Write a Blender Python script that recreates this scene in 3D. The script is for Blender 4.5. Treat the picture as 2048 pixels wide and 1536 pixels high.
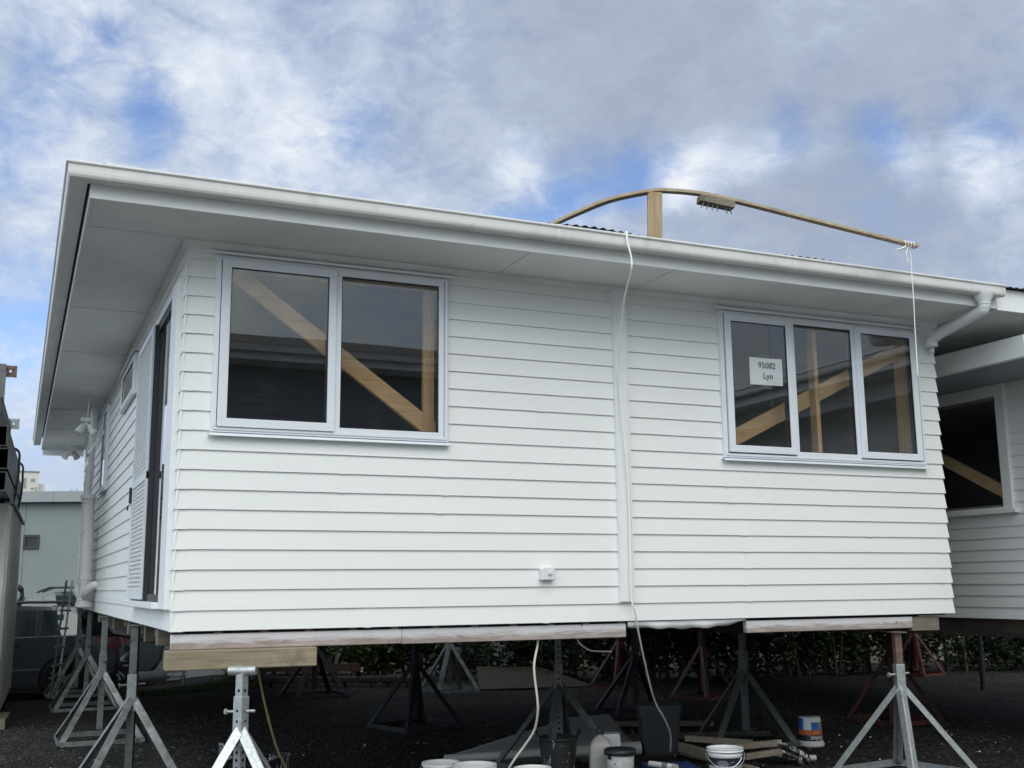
import bpy, math, random
from mathutils import Vector, Matrix, noise
R = math.radians
for o in list(bpy.data.objects):
    bpy.data.objects.remove(o)
S = bpy.context.scene
COL = S.collection
random.seed(7)
G = -1.35                                   # level of the gravel yard; z = 0 is the lowest weatherboard edge

# ------------------------------------------------------------------ camera
cd = bpy.data.cameras.new("camera"); cam = bpy.data.objects.new("camera", cd); COL.objects.link(cam)
cam.location = (-0.9561, -7.7700, 0.2784)
cam.rotation_euler = (1.75033863, 0.00901582, -0.41463314)
cd.sensor_width = 36.0; cd.lens = 2223.045 / 2048 * 36.0
cd.clip_start = 0.05; cd.clip_end = 3000
S.camera = cam
S.render.resolution_x = 1024; S.render.resolution_y = 768

# ------------------------------------------------------------------ light, sky, exposure
SUN_EL, SUN_AZ = R(48), R(182)              # azimuth clockwise from +Y: straight behind the house's viewer
S.view_settings.view_transform = 'Standard'; S.view_settings.look = 'None'
S.view_settings.exposure = 0.50; S.view_settings.gamma = 1.0
sd = Vector((math.sin(SUN_AZ)*math.cos(SUN_EL), math.cos(SUN_AZ)*math.cos(SUN_EL), math.sin(SUN_EL)))
sl = bpy.data.lights.new("sun", 'SUN'); sl.energy = 1.1; sl.angle = R(50); sl.color = (1.0, 0.965, 0.91)
sun = bpy.data.objects.new("sun", sl); COL.objects.link(sun)
sun.rotation_euler = (-sd).to_track_quat('-Z', 'Y').to_euler()

SKY_K, SKY_BACK = 0.71, 2.9                  # cloud brightness, and its added gain out of view at the left
W_ = bpy.data.worlds.new("World"); S.world = W_; W_.use_nodes = True

class NT:
    """small helper for writing node trees"""
    def __init__(self, tree): self.t = tree; self.n = tree.nodes; self.l = tree.links
    def new(self, typ, **kw):
        n = self.n.new(typ)
        for k, v in kw.items(): setattr(n, k, v)
        return n
    def put(self, sock, v):
        if hasattr(v, 'is_output') or isinstance(v, bpy.types.NodeSocket): self.l.new(v, sock)
        elif v is not None:
            if isinstance(v, (tuple, list)) and len(v) == 3 and sock.type == 'RGBA': v = (*v, 1)
            sock.default_value = v
    def math(self, op, a, b=None, c=None, clamp=False):
        n = self.new('ShaderNodeMath', operation=op, use_clamp=clamp)
        self.put(n.inputs[0], a)
        if b is not None: self.put(n.inputs[1], b)
        if c is not None: self.put(n.inputs[2], c)
        return n.outputs[0]
    def vmath(self, op, a, b=None, out=0):
        n = self.new('ShaderNodeVectorMath', operation=op)
        self.put(n.inputs[0], a)
        if b is not None: self.put(n.inputs[1], b)
        return n.outputs[out]
    def rng(self, v, a, b, c=0.0, d=1.0, smooth=True):
        n = self.new('ShaderNodeMapRange'); n.interpolation_type = 'SMOOTHSTEP' if smooth else 'LINEAR'
        self.put(n.inputs[0], v)
        for i, x in enumerate((a, b, c, d)): n.inputs[i+1].default_value = x
        return n.outputs[0]
    def noise(self, vec, scale, detail=4, rough=0.5, dist=0.0, col=False):
        n = self.new('ShaderNodeTexNoise'); n.inputs['Scale'].default_value = scale
        n.inputs['Detail'].default_value = detail; n.inputs['Roughness'].default_value = rough
        n.inputs['Distortion'].default_value = dist
        if vec is not None: self.l.new(vec, n.inputs['Vector'])
        return n.outputs['Color' if col else 'Fac']
    def mix(self, f, a, b, typ='MIX'):
        n = self.new('ShaderNodeMix', data_type='RGBA', blend_type=typ)
        self.put(n.inputs[0], f); self.put(n.inputs[6], a); self.put(n.inputs[7], b)
        return n.outputs[2]
    def ramp(self, v, stops):
        n = self.new('ShaderNodeValToRGB'); r = n.color_ramp
        while len(r.elements) < len(stops): r.elements.new(0.5)
        for e, (p, c) in zip(r.elements, stops): e.position = p; e.color = (*c, 1)
        self.l.new(v, n.inputs[0]); return n.outputs[0]

def build_sky():
    W_.node_tree.nodes.clear(); t = NT(W_.node_tree)
    sky = t.new('ShaderNodeTexSky', sky_type='NISHITA'); sky.sun_disc = False
    sky.sun_elevation = SUN_EL; sky.sun_rotation = SUN_AZ; sky.air_density = 1.0; sky.dust_density = 0.4; sky.ozone_density = 2.5
    co = t.new('ShaderNodeTexCoord').outputs['Generated']
    sep = t.new('ShaderNodeSeparateXYZ'); t.l.new(co, sep.inputs[0])
    # flatten the dome so that clouds stretch towards the horizon
    dz = t.math('ADD', t.math('MAXIMUM', sep.outputs[2], 0.0), 0.40)
    cmb = t.new('ShaderNodeCombineXYZ')
    t.l.new(t.math('DIVIDE', sep.outputs[0], dz), cmb.inputs[0]); t.l.new(t.math('DIVIDE', sep.outputs[1], dz), cmb.inputs[1])
    p = cmb.outputs[0]
    def warped(scale, amp, detail):
        w = t.new('ShaderNodeVectorMath', operation='SCALE')
        t.l.new(t.vmath('SUBTRACT', t.noise(co, scale, detail, 0.55, 0.0, True), (0.5, 0.5, 0.5)), w.inputs[0]); w.inputs[3].default_value = amp
        return t.vmath('ADD', co, w.outputs[0])
    d = warped(9.0, 0.075, 8); ds = warped(3.0, 0.12, 4)
    def blob(dx, dy, dz_, deg, soft=0.0, v=None):
        u = Vector((dx, dy, dz_)).normalized()
        dist = t.vmath('DISTANCE', d if v is None else v, tuple(u), out=1)
        return t.rng(dist, math.radians(deg), math.radians(deg)*soft)
    def acc(items):
        s = None
        for (k, b) in items:
            m = t.math('MULTIPLY', b, k); s = m if s is None else t.math('ADD', s, m)
        return s
    n1 = t.noise(p, 2.6, 5, 0.5, 0.3); n2 = t.noise(p, 7.5, 12, 0.63, 0.5); n3 = t.noise(p, 21.0, 9, 0.66, 0.5)
    fine = t.math('ADD', t.math('MULTIPLY', t.math('SUBTRACT', n2, 0.5), 0.95), t.math('MULTIPLY', t.math('SUBTRACT', n3, 0.5), 0.80))
    # how much cloud covers the blue
    cov = acc([(-0.22, blob(.028, .897, .445, 4.0)), (-0.34, blob(.042, .897, .438, 1.9)), (-0.40, blob(.0, .915, .412, 3.2)), (-.32, blob(.062, .91, .405, 2.4)), (-.3, blob(.03, .895, .455, 2)), (-0.62, blob(.08, .916, .385, 2.6)), (-0.45, blob(-.03, .94, .36, 4)),
                (-0.62, blob(.45, .82, .347, 3.6)), (-0.62, blob(.48, .795, .355, 2.6)), (-0.70, blob(.41, .85, .322, 3.2)), (-0.35, blob(.38, .866, .318, 3)), (-0.55, blob(.36, .88, .31, 2.5)),
                (-0.55, blob(.575, .725, .383, 2.6)), (-0.6, blob(.64, .675, .373, 2.8)), (-.5, blob(.70, .620, .357, 3)), (-0.30, blob(.24, .885, .395, 3)),
                (-0.55, blob(-.02, .972, .235, 5)), (-.3, blob(.0, .985, .17, 5)), (0.25, blob(.52, .68, .50, 16))])
    cov = t.math('ADD', t.math('ADD', t.math('MULTIPLY', cov, 0.80), 0.88), t.math('ADD', t.math('MULTIPLY', fine, 0.80), t.math('MULTIPLY', t.math('SUBTRACT', n1, 0.5), 0.8)))
    dens = t.rng(cov, 0.12, 0.98)
    # tone of the cloud: white tops against grey undersides
    br = acc([(-0.42, blob(.55, .68, .49, 21, .3, ds)), (-0.16, blob(.36, .80, .47, 10, 0, ds)), (-0.34, blob(.63, .70, .285, 10, .1)), (-.12, blob(.29, .88, .37, 6)), (-.22, blob(.46, .80, .36, 4)),
              (0.85, blob(.652, .672, .352, 2.6)), (0.6, blob(.50, .785, .346, 2.4)), (0.7, blob(.525, .768, .356, 2.8)), (0.6, blob(.56, .74, .361, 2.6)), (.6, blob(.70, .625, .335, 3.2)), (.5, blob(.60, .712, .358, 2.4)),
              (0.7, blob(.384, .845, .372, 2.2)), (0.30, blob(.415, .845, .345, 2)), (0.22, blob(.575, .68, .442, 3.2)), (0.22, blob(.44, .83, .32, 3)),
              (0.24, blob(.104, .898, .418, 2.6)), (0.18, blob(.21, .900, .385, 5)), (0.22, blob(.19, .91, .355, 7)), (.12, blob(.30, .885, .35, 4)), (0.18, blob(.0, .90, .45, 4)), (0.22, blob(.14, .885, .445, 5)),
              (0.24, blob(.03, .945, .33, 5)), (.22, blob(.0, .985, .17, 7)), (.05, blob(.05, .93, .38, 16, 0, ds))])
    br = t.math('ADD', t.math('ADD', t.math('MULTIPLY', br, 0.85), t.math('MULTIPLY', fine, 0.88)), 0.47)
    br = t.math('ADD', br, t.math('MULTIPLY', t.math('SUBTRACT', n1, 0.5), 0.35), clamp=True)
    k = SKY_K
    cl = t.ramp(br, [(0.0, (.37*k, .435*k, .56*k)), (0.28, (.425*k, .50*k, .64*k)), (0.55, (.55*k, .635*k, .78*k)), (0.80, (.74*k, .80*k, .90*k)), (1.0, (.93*k, .95*k, .98*k))])
    back = t.rng(t.vmath('DOT_PRODUCT', co, tuple(Vector((-.80, -.36, .48)).normalized()), out=1), 0.0, 0.95, 1.0, SKY_BACK)      # brightness added out of view, left and behind, to light the walls
    cl = t.mix(t.rng(t.vmath('DOT_PRODUCT', co, tuple(sd), out=1), -0.1, 0.6), cl, t.vmath('MULTIPLY', cl, (1.04, 1.0, 0.86)))   # warmer where the sun lies behind
    v2 = t.new('ShaderNodeVectorMath', operation='SCALE'); t.l.new(cl, v2.inputs[0]); t.l.new(t.math('MULTIPLY', back, 10.0), v2.inputs[3])
    sv = t.new('ShaderNodeVectorMath', operation='MULTIPLY'); t.l.new(sky.outputs[0], sv.inputs[0]); sv.inputs[1].default_value = (1.0, 1.05, 1.22)
    out = t.mix(dens, sv.outputs[0], v2.outputs[0])
    bg = t.new('ShaderNodeBackground'); bg.inputs[1].default_value = 0.10; t.l.new(out, bg.inputs[0])
    wo = t.new('ShaderNodeOutputWorld'); t.l.new(bg.outputs[0], wo.inputs[0])
build_sky()

# ------------------------------------------------------------------ materials
def mat(name, col, rough=0.5, metal=0.0, var=0.12, vscale=6.0, bump=0.0, bscale=60.0, col2=None, c2scale=3.0, c2lo=0.45, c2hi=0.6,
        stretch=(1, 1, 1), spec=0.5, emit=None, coat=0.0, detail=5, rvar=0.0):
    m = bpy.data.materials.new(name); m.use_nodes = True; t = NT(m.node_tree)
    b = m.node_tree.nodes['Principled BSDF']
    co = t.new('ShaderNodeTexCoord').outputs['Object']
    mp = t.new('ShaderNodeMapping'); mp.inputs['Scale'].default_value = stretch; t.l.new(co, mp.inputs[0]); v = mp.outputs[0]
    nz = t.noise(v, vscale, detail, 0.55)
    k = t.rng(nz, 0.25, 0.75, 1-var, 1+var, False)
    base = t.mix(t.rng(t.noise(v, c2scale, 5, 0.6), c2lo, c2hi), col, col2) if col2 else None
    sc = t.new('ShaderNodeVectorMath', operation='SCALE')
    if base is not None: t.l.new(base, sc.inputs[0])
    else: sc.inputs[0].default_value = col
    t.l.new(k, sc.inputs[3]); t.l.new(sc.outputs[0], b.inputs['Base Color'])
    b.inputs['Roughness'].default_value = rough; b.inputs['Metallic'].default_value = metal
    if rvar: t.l.new(t.rng(t.noise(v, vscale*2.3, 4), .3, .7, max(0, rough-rvar), min(1, rough+rvar), False), b.inputs['Roughness'])
    b.inputs['Specular IOR Level'].default_value = spec; b.inputs['Coat Weight'].default_value = coat
    if bump:
        bp = t.new('ShaderNodeBump'); bp.inputs['Strength'].default_value = bump; bp.inputs['Distance'].default_value = 0.01
        t.l.new(t.noise(v, bscale, 4, 0.6), bp.inputs['Height']); t.l.new(bp.outputs[0], b.inputs['Normal'])
    return m

def wood(name, c1, c2, axis='X', rough=0.7, scale=1.0, stain=.35):
    st = {'X': (0.35, 9, 9), 'Y': (9, 0.35, 9), 'Z': (9, 9, 0.35)}[axis]
    m = bpy.data.materials.new(name); m.use_nodes = True; t = NT(m.node_tree); b = m.node_tree.nodes['Principled BSDF']
    co = t.new('ShaderNodeTexCoord').outputs['Object']
    mp = t.new('ShaderNodeMapping'); mp.inputs['Scale'].default_value = tuple(s*scale for s in st); t.l.new(co, mp.inputs[0])
    g1 = t.noise(mp.outputs[0], 6, 6, 0.65, 1.2); g2 = t.noise(co, 3.5, 4, 0.6)
    f = t.math('ADD', t.math('MULTIPLY', g1, 0.7), t.math('MULTIPLY', g2, 0.4))
    c = t.mix(t.rng(f, 0.38, 0.72), c1, c2)
    kn = t.new('ShaderNodeTexVoronoi'); kn.inputs['Scale'].default_value = 2.6*scale; t.l.new(co, kn.inputs['Vector'])
    c = t.mix(t.rng(kn.outputs['Distance'], 0.045, 0.02), c, tuple(x*0.35 for x in c1))
    c = t.mix(t.math('MULTIPLY', t.rng(t.noise(co, 5.0*scale, 7, .7), .52, .75), stain), c, tuple(x*0.45 for x in c1))
    t.l.new(c, b.inputs['Base Color']); b.inputs['Roughness'].default_value = rough
    bp = t.new('ShaderNodeBump'); bp.inputs['Strength'].default_value = 0.25; bp.inputs['Distance'].default_value = 0.004
    t.l.new(g1, bp.inputs['Height']); t.l.new(bp.outputs[0], b.inputs['Normal'])
    return m

def glass(name, tint=(0.86, 0.9, 0.9), k=1.6, rough=0.0):
    m = bpy.data.materials.new(name); m.use_nodes = True; t = NT(m.node_tree); m.node_tree.nodes.remove(m.node_tree.nodes['Principled BSDF'])
    ge = t.new('ShaderNodeNewGeometry'); ci = t.math('ABSOLUTE', t.vmath('DOT_PRODUCT', ge.outputs['Incoming'], ge.outputs['Normal'], out=1))
    fr = t.math('ADD', t.math('MULTIPLY', t.math('POWER', t.math('SUBTRACT', 1.0, ci, clamp=True), 5.0), .96), .04)      # Schlick, the same from both sides of a pane
    co = t.new('ShaderNodeTexCoord').outputs['Object']
    bp = t.new('ShaderNodeBump'); bp.inputs['Strength'].default_value = 0.012; bp.inputs['Distance'].default_value = 0.02
    t.l.new(t.noise(co, 1.7, 2), bp.inputs['Height'])
    tr = t.new('ShaderNodeBsdfTransparent'); tr.inputs[0].default_value = (*tint, 1)
    gl = t.new('ShaderNodeBsdfGlossy'); gl.inputs['Roughness'].default_value = rough; gl.inputs[0].default_value = (1, 1, 1, 1)
    t.l.new(bp.outputs[0], gl.inputs['Normal'])
    df = t.new('ShaderNodeBsdfDiffuse'); df.inputs[0].default_value = (.6, .6, .58, 1)
    mx = t.new('ShaderNodeMixShader'); t.l.new(t.math('MULTIPLY', fr, k, clamp=True), mx.inputs[0])
    m2 = t.new('ShaderNodeMixShader'); t.l.new(t.rng(t.noise(co, 4, 8, .7), .5, .85, .001, .022), m2.inputs[0])
    t.l.new(tr.outputs[0], mx.inputs[1]); t.l.new(gl.outputs[0], mx.inputs[2])
    t.l.new(mx.outputs[0], m2.inputs[1]); t.l.new(df.outputs[0], m2.inputs[2]); t.l.new(m2.outputs[0], m.node_tree.nodes['Material Output'].inputs[0]); return m

M = {}
M['paint'] = mat('white_wall_paint', (.80, .815, .815), .42, var=.025, vscale=2.2, bump=.05, bscale=140, col2=(.775, .79, .795), c2scale=1.3)
def board_paint():
    m = bpy.data.materials.new('white_wall_paint'); m.use_nodes = True; t = NT(m.node_tree); b = m.node_tree.nodes['Principled BSDF']
    co = t.new('ShaderNodeTexCoord').outputs['Object']; sp = t.new('ShaderNodeSeparateXYZ'); t.l.new(co, sp.inputs[0])
    k = t.math('FLOOR', t.math('DIVIDE', t.math('ADD', sp.outputs[2], .0005), .135))
    seg = t.math('FLOOR', t.math('DIVIDE', t.math('ADD', t.math('ADD', sp.outputs[0], sp.outputs[1]), t.math('MULTIPLY', k, 1.37)), 3.1))
    wn = t.new('ShaderNodeTexWhiteNoise', noise_dimensions='2D'); cb = t.new('ShaderNodeCombineXYZ'); t.l.new(k, cb.inputs[0]); t.l.new(seg, cb.inputs[1]); t.l.new(cb.outputs[0], wn.inputs['Vector'])
    mp = t.new('ShaderNodeMapping'); mp.inputs['Scale'].default_value = (.5, .5, 3.5); t.l.new(co, mp.inputs[0])
    v = t.math('ADD', t.math('MULTIPLY', wn.outputs['Value'], .035), t.math('MULTIPLY', t.noise(mp.outputs[0], 3.0, 6, .65), .07))
    # thin runs and scuffs
    mp2 = t.new('ShaderNodeMapping'); mp2.inputs['Scale'].default_value = (7, 7, .8); t.l.new(co, mp2.inputs[0])
    sc = t.rng(t.noise(mp2.outputs[0], 2.2, 7, .7), .60, .78)
    f = t.math('SUBTRACT', t.math('ADD', v, .945), t.math('MULTIPLY', sc, .05))
    # filled nail heads, one row per board on the stud lines
    xs = t.math('ADD', sp.outputs[0], sp.outputs[1])
    nx = t.math('MULTIPLY', t.math('SUBTRACT', t.math('FRACT', t.math('ADD', t.math('DIVIDE', xs, .45), t.math('MULTIPLY', wn.outputs['Value'], .03))), .5), .45)
    nzz = t.math('SUBTRACT', t.math('MULTIPLY', t.math('FRACT', t.math('DIVIDE', sp.outputs[2], .135)), .135), .034)
    nd = t.math('SQRT', t.math('ADD', t.math('MULTIPLY', nx, nx), t.math('MULTIPLY', nzz, nzz)))
    f = t.math('SUBTRACT', f, t.math('MULTIPLY', t.rng(nd, .0065, .0035), .13))
    c = t.new('ShaderNodeVectorMath', operation='SCALE'); c.inputs[0].default_value = (.815, .825, .80); t.l.new(f, c.inputs[3])
    t.l.new(c.outputs[0], b.inputs['Base Color'])
    t.l.new(t.rng(t.noise(co, 6, 4), .3, .7, .38, .55, False), b.inputs['Roughness'])
    bp = t.new('ShaderNodeBump'); bp.inputs['Strength'].default_value = .12; bp.inputs['Distance'].default_value = .004
    t.l.new(t.math('ADD', t.noise(mp.outputs[0], 9, 5, .6), t.math('MULTIPLY', t.noise(co, 160, 3), .25)), bp.inputs['Height']); t.l.new(bp.outputs[0], b.inputs['Normal']); return m
M['paint'] = board_paint()
M['soffit'] = mat('soffit_paint', (.79, .80, .785), .6, var=.05, vscale=1.6, col2=(.74, .75, .735), c2scale=1.1)
M['trim'] = mat('trim_paint', (.83, .84, .825), .4, var=.02, vscale=3)
M['gutter'] = mat('gutter_pvc', (.72, .715, .685), .42, var=.07, vscale=3, col2=(.60, .595, .555), c2scale=5, c2lo=.52, c2hi=.75)
M['pvc'] = mat('pvc_pipe', (.74, .75, .735), .38, var=.05, vscale=4)
M['alu'] = mat('window_aluminium', (.77, .80, .84), .38, var=.03, vscale=4)
M['alu_dark'] = mat('dark_aluminium', (.035, .038, .042), .35, .2)
M['rubber'] = mat('black_rubber', (.012, .012, .013), .6)
M['glass'] = glass('window_glass', (.93, .94, .935), 1.95)
M['glass_dark'] = glass('car_glass', (.40, .50, .48), 1.5)
M['pine'] = wood('framing_pine', (.47, .275, .12), (.65, .44, .22), 'X')
M['pine_z'] = wood('framing_pine_upright', (.47, .275, .12), (.65, .44, .22), 'Z')
M['pine_y'] = wood('framing_pine_lengthwise', (.38, .24, .12), (.55, .38, .22), 'Y')
M['post_z'] = wood('weathered_post', (.30, .21, .115), (.46, .34, .20), 'Z')
M['batten'] = wood('weathered_batten', (.32, .25, .16), (.50, .41, .28), 'X')
M['block'] = wood('rough_sawn_timber', (.20, .162, .105), (.34, .285, .195), 'X', .85, .8, .6)
M['oldwood'] = wood('old_grey_timber', (.14, .115, .085), (.27, .23, .18), 'X', .85)
M['darkwood'] = mat('dark_subfloor_timber', (.045, .035, .027), .9, var=.4, vscale=5)
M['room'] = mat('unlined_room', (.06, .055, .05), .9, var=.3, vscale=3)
M['galv'] = mat('galvanised_steel', (.46, .485, .48), .46, .7, var=.20, vscale=34, bump=.08, bscale=90, rvar=.14, col2=(.37, .385, .375), c2scale=14, c2lo=.5, c2hi=.7)
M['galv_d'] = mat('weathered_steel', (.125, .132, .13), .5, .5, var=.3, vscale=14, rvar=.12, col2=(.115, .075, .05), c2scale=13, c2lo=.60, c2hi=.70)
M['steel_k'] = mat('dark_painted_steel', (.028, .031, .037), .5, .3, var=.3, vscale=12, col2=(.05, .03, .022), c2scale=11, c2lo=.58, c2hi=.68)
M['red'] = mat('red_oxide_paint', (.085, .02, .0145), .6, var=.3, vscale=9, col2=(.04, .014, .012), c2scale=6)
M['galv_m'] = mat('dull_galvanised_steel', (.25, .268, .265), .46, .55, var=.35, vscale=20, rvar=.14, col2=(.16, .158, .145), c2scale=6, c2lo=.5, c2hi=.7)
M['hole'] = mat('dark_hole', (.006, .006, .007), .9)
M['roof'] = mat('painted_roofing_iron', (.045, .048, .052), .7, .0, spec=.15, var=.25, vscale=4)
M['white_plastic'] = mat('white_plastic', (.74, .75, .74), .35, var=.05, vscale=6)
M['grey_plastic'] = mat('translucent_plastic', (.40, .39, .355), .35, var=.08, vscale=5)
M['black_plastic'] = mat('black_plastic', (.018, .02, .023), .42, var=.3, vscale=8)
M['bin'] = mat('charcoal_bin_plastic', (.032, .037, .043), .5, var=.2, vscale=6)
M['cable'] = mat('white_cable_sheath', (.80, .77, .66), .5, var=.1, vscale=10)
M['cable_w'] = mat('white_rope', (.88, .88, .84), .6, var=.05, vscale=10)
M['cord_y'] = mat('dirty_yellow_cord', (.30, .24, .12), .6, var=.2, vscale=12)
M['tarp'] = mat('grey_vinyl', (.44, .44, .42), .55, var=.12, vscale=3, bump=.1, bscale=14)
M['paper'] = mat('white_paper', (.92, .93, .94), .7, var=.02)
M['ink'] = mat('black_ink', (.03, .032, .04), .7)
M['leafdirt'] = mat('dry_leaf', (.22, .19, .13), .8, var=.5, vscale=1.3)
M['blue'] = mat('blue_plastic_mesh', (.016, .055, .17), .5, var=.4, vscale=30)
M['beige'] = mat('beige_boundary_paint', (.24, .215, .17), .8, var=.1, vscale=2)
M['shed'] = mat('white_shed_cladding', (.74, .76, .74), .5, var=.05, vscale=2)
M['greenwall'] = mat('grey_green_render', (.215, .25, .235), .8, var=.06, vscale=.5, bump=.05, col2=(.195, .228, .215), c2scale=.3)
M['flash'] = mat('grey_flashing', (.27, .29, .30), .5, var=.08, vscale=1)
M['cream'] = mat('cream_render', (.62, .60, .55), .8, var=.05, vscale=.4)
M['cont'] = mat('weathered_cladding', (.62, .61, .565), .7, .0, var=.3, vscale=4, stretch=(1, 1, .25), col2=(.45, .44, .40), c2scale=5)
M['stacksteel'] = mat('grey_weathered_channel', (.085, .088, .088), .5, .3, var=.35, vscale=6, col2=(.05, .05, .048), c2scale=4)
M['rust'] = mat('rusty_bracket', (.16, .11, .085), .8, .2, var=.4, vscale=30)
M['bark'] = mat('bark', (.07, .055, .04), .95, var=.4, vscale=18, bump=.4, bscale=40)
M['stone'] = mat('mossy_stone', (.035, .033, .028), .95, var=.5, vscale=12, bump=.5, bscale=25)
M['grass'] = mat('short_grass', (.05, .075, .025), .9, var=.5, vscale=2)
M['car1'] = mat('slate_blue_car_paint', (.07, .08, .105), .25, .1, var=.04, vscale=2, coat=.8)
M['car2'] = mat('dark_green_car_paint', (.08, .098, .105), .35, .1, var=.05, vscale=2, coat=.6)
M['tyre'] = mat('tyre_rubber', (.014, .014, .014), .85)
M['chrome'] = mat('bright_trim', (.55, .56, .58), .25, .9)
M['tail'] = mat('red_tail_light', (.35, .012, .015), .18, coat=.6)
M['lamp_glass'] = mat('spotlight_glass', (.42, .40, .36), .2, var=.1)

def leafmat(name, a, b):
    m = bpy.data.materials.new(name); m.use_nodes = True; t = NT(m.node_tree); bs = m.node_tree.nodes['Principled BSDF']
    g = t.new('ShaderNodeNewGeometry'); co = t.new('ShaderNodeTexCoord').outputs['Object']
    f = t.math('ADD', t.math('MULTIPLY', t.noise(co, 2.3, 3), 0.7), t.math('MULTIPLY', t.noise(co, 31, 2), 0.5))
    t.l.new(t.mix(t.rng(f, .42, .8), a, b), bs.inputs['Base Color']); bs.inputs['Roughness'].default_value = .5
    tl = t.new('ShaderNodeBsdfTranslucent'); tl.inputs[0].default_value = (*b, 1)
    mx = t.new('ShaderNodeMixShader'); mx.inputs[0].default_value = .25
    out = m.node_tree.nodes['Material Output']; t.l.new(bs.outputs[0], mx.inputs[1]); t.l.new(tl.outputs[0], mx.inputs[2]); t.l.new(mx.outputs[0], out.inputs[0])
    return m
M['leaf_d'] = leafmat('dark_leaf', (.012, .022, .010), (.040, .065, .023))
M['leaf_l'] = leafmat('fresh_leaf', (.03, .055, .016), (.11, .15, .04))

def bearer_mat():
    m = bpy.data.materials.new('whitewashed_bearer'); m.use_nodes = True; t = NT(m.node_tree); b = m.node_tree.nodes['Principled BSDF']
    co = t.new('ShaderNodeTexCoord').outputs['Object']; sp = t.new('ShaderNodeSeparateXYZ'); t.l.new(co, sp.inputs[0])
    mp = t.new('ShaderNodeMapping'); mp.inputs['Scale'].default_value = (.8, 5, 6); t.l.new(co, mp.inputs[0])
    g = t.noise(mp.outputs[0], 5, 7, .7, .8)
    # overspray of white paint along the upper edge of the timber
    f = t.math('ADD', t.rng(sp.outputs[2], -.118, -.03, 0, 1, False), t.math('MULTIPLY', t.math('SUBTRACT', g, .5), .95))
    c = t.mix(t.rng(f, .25, .85), t.mix(t.rng(g, .4, .65), (.30, .245, .22), (.44, .375, .345)), (.70, .69, .70))
    kn = t.new('ShaderNodeTexVoronoi'); kn.inputs['Scale'].default_value = 5; t.l.new(co, kn.inputs['Vector'])
    c = t.mix(t.rng(kn.outputs['Distance'], .07, .03), c, (.17, .13, .11))
    t.l.new(c, b.inputs['Base Color']); b.inputs['Roughness'].default_value = .8
    bp = t.new('ShaderNodeBump'); bp.inputs['Strength'].default_value = .3; bp.inputs['Distance'].default_value = .004
    t.l.new(g, bp.inputs['Height']); t.l.new(bp.outputs[0], b.inputs['Normal']); return m
M['bearer'] = bearer_mat()

def ground_mat():
    m = bpy.data.materials.new('dark_gravel'); m.use_nodes = True; t = NT(m.node_tree); b = m.node_tree.nodes['Principled BSDF']
    co = t.new('ShaderNodeTexCoord').outputs['Object']
    vo = t.new('ShaderNodeTexVoronoi'); vo.inputs['Scale'].default_value = 38; t.l.new(co, vo.inputs['Vector'])
    sp = t.new('ShaderNodeSeparateColor'); t.l.new(vo.outputs['Color'], sp.inputs[0])
    c = t.ramp(sp.outputs[0], [(0, (.009, .009, .009)), (.5, (.020, .0195, .0185)), (.85, (.040, .038, .035)), (1, (.11, .105, .095))])
    c = t.mix(t.rng(t.noise(co, .9, 5, .6), .42, .62), c, t.mix(.6, c, (.012, .011, .0095)))
    c = t.mix(t.math('MULTIPLY', t.rng(t.noise(co, .55, 6, .65, .6), .52, .68), .45), c, (.050, .047, .041))
    t.l.new(c, b.inputs['Base Color']); b.inputs['Roughness'].default_value = .95; b.inputs['Specular IOR Level'].default_value = .12
    bp = t.new('ShaderNodeBump'); bp.inputs['Strength'].default_value = .9; bp.inputs['Distance'].default_value = .012
    h = t.math('SUBTRACT', t.math('MULTIPLY', t.noise(co, 3, 4), .8), vo.outputs['Distance'])
    t.l.new(h, bp.inputs['Height']); t.l.new(bp.outputs[0], b.inputs['Normal']); return m
M['ground'] = ground_mat()

def splash_mat(name, base, splash, lo=.56, scale=7):
    m = bpy.data.materials.new(name); m.use_nodes = True; t = NT(m.node_tree); b = m.node_tree.nodes['Principled BSDF']
    co = t.new('ShaderNodeTexCoord').outputs['Object']
    mp = t.new('ShaderNodeMapping'); mp.inputs['Scale'].default_value = (1.5, 1.5, .55); t.l.new(co, mp.inputs[0])
    n = t.noise(mp.outputs[0], scale, 6, .7, 1.5)
    t.l.new(t.mix(t.rng(n, lo, lo+.05), base, splash), b.inputs['Base Color']); b.inputs['Roughness'].default_value = .6
    return m
M['tub'] = splash_mat('plaster_splashed_rubber', (.017, .019, .021), (.34, .35, .35), .60, 9)
M['splash'] = splash_mat('paint_splashed_black', (.012, .012, .014), (.62, .63, .63), .52, 12)

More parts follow.
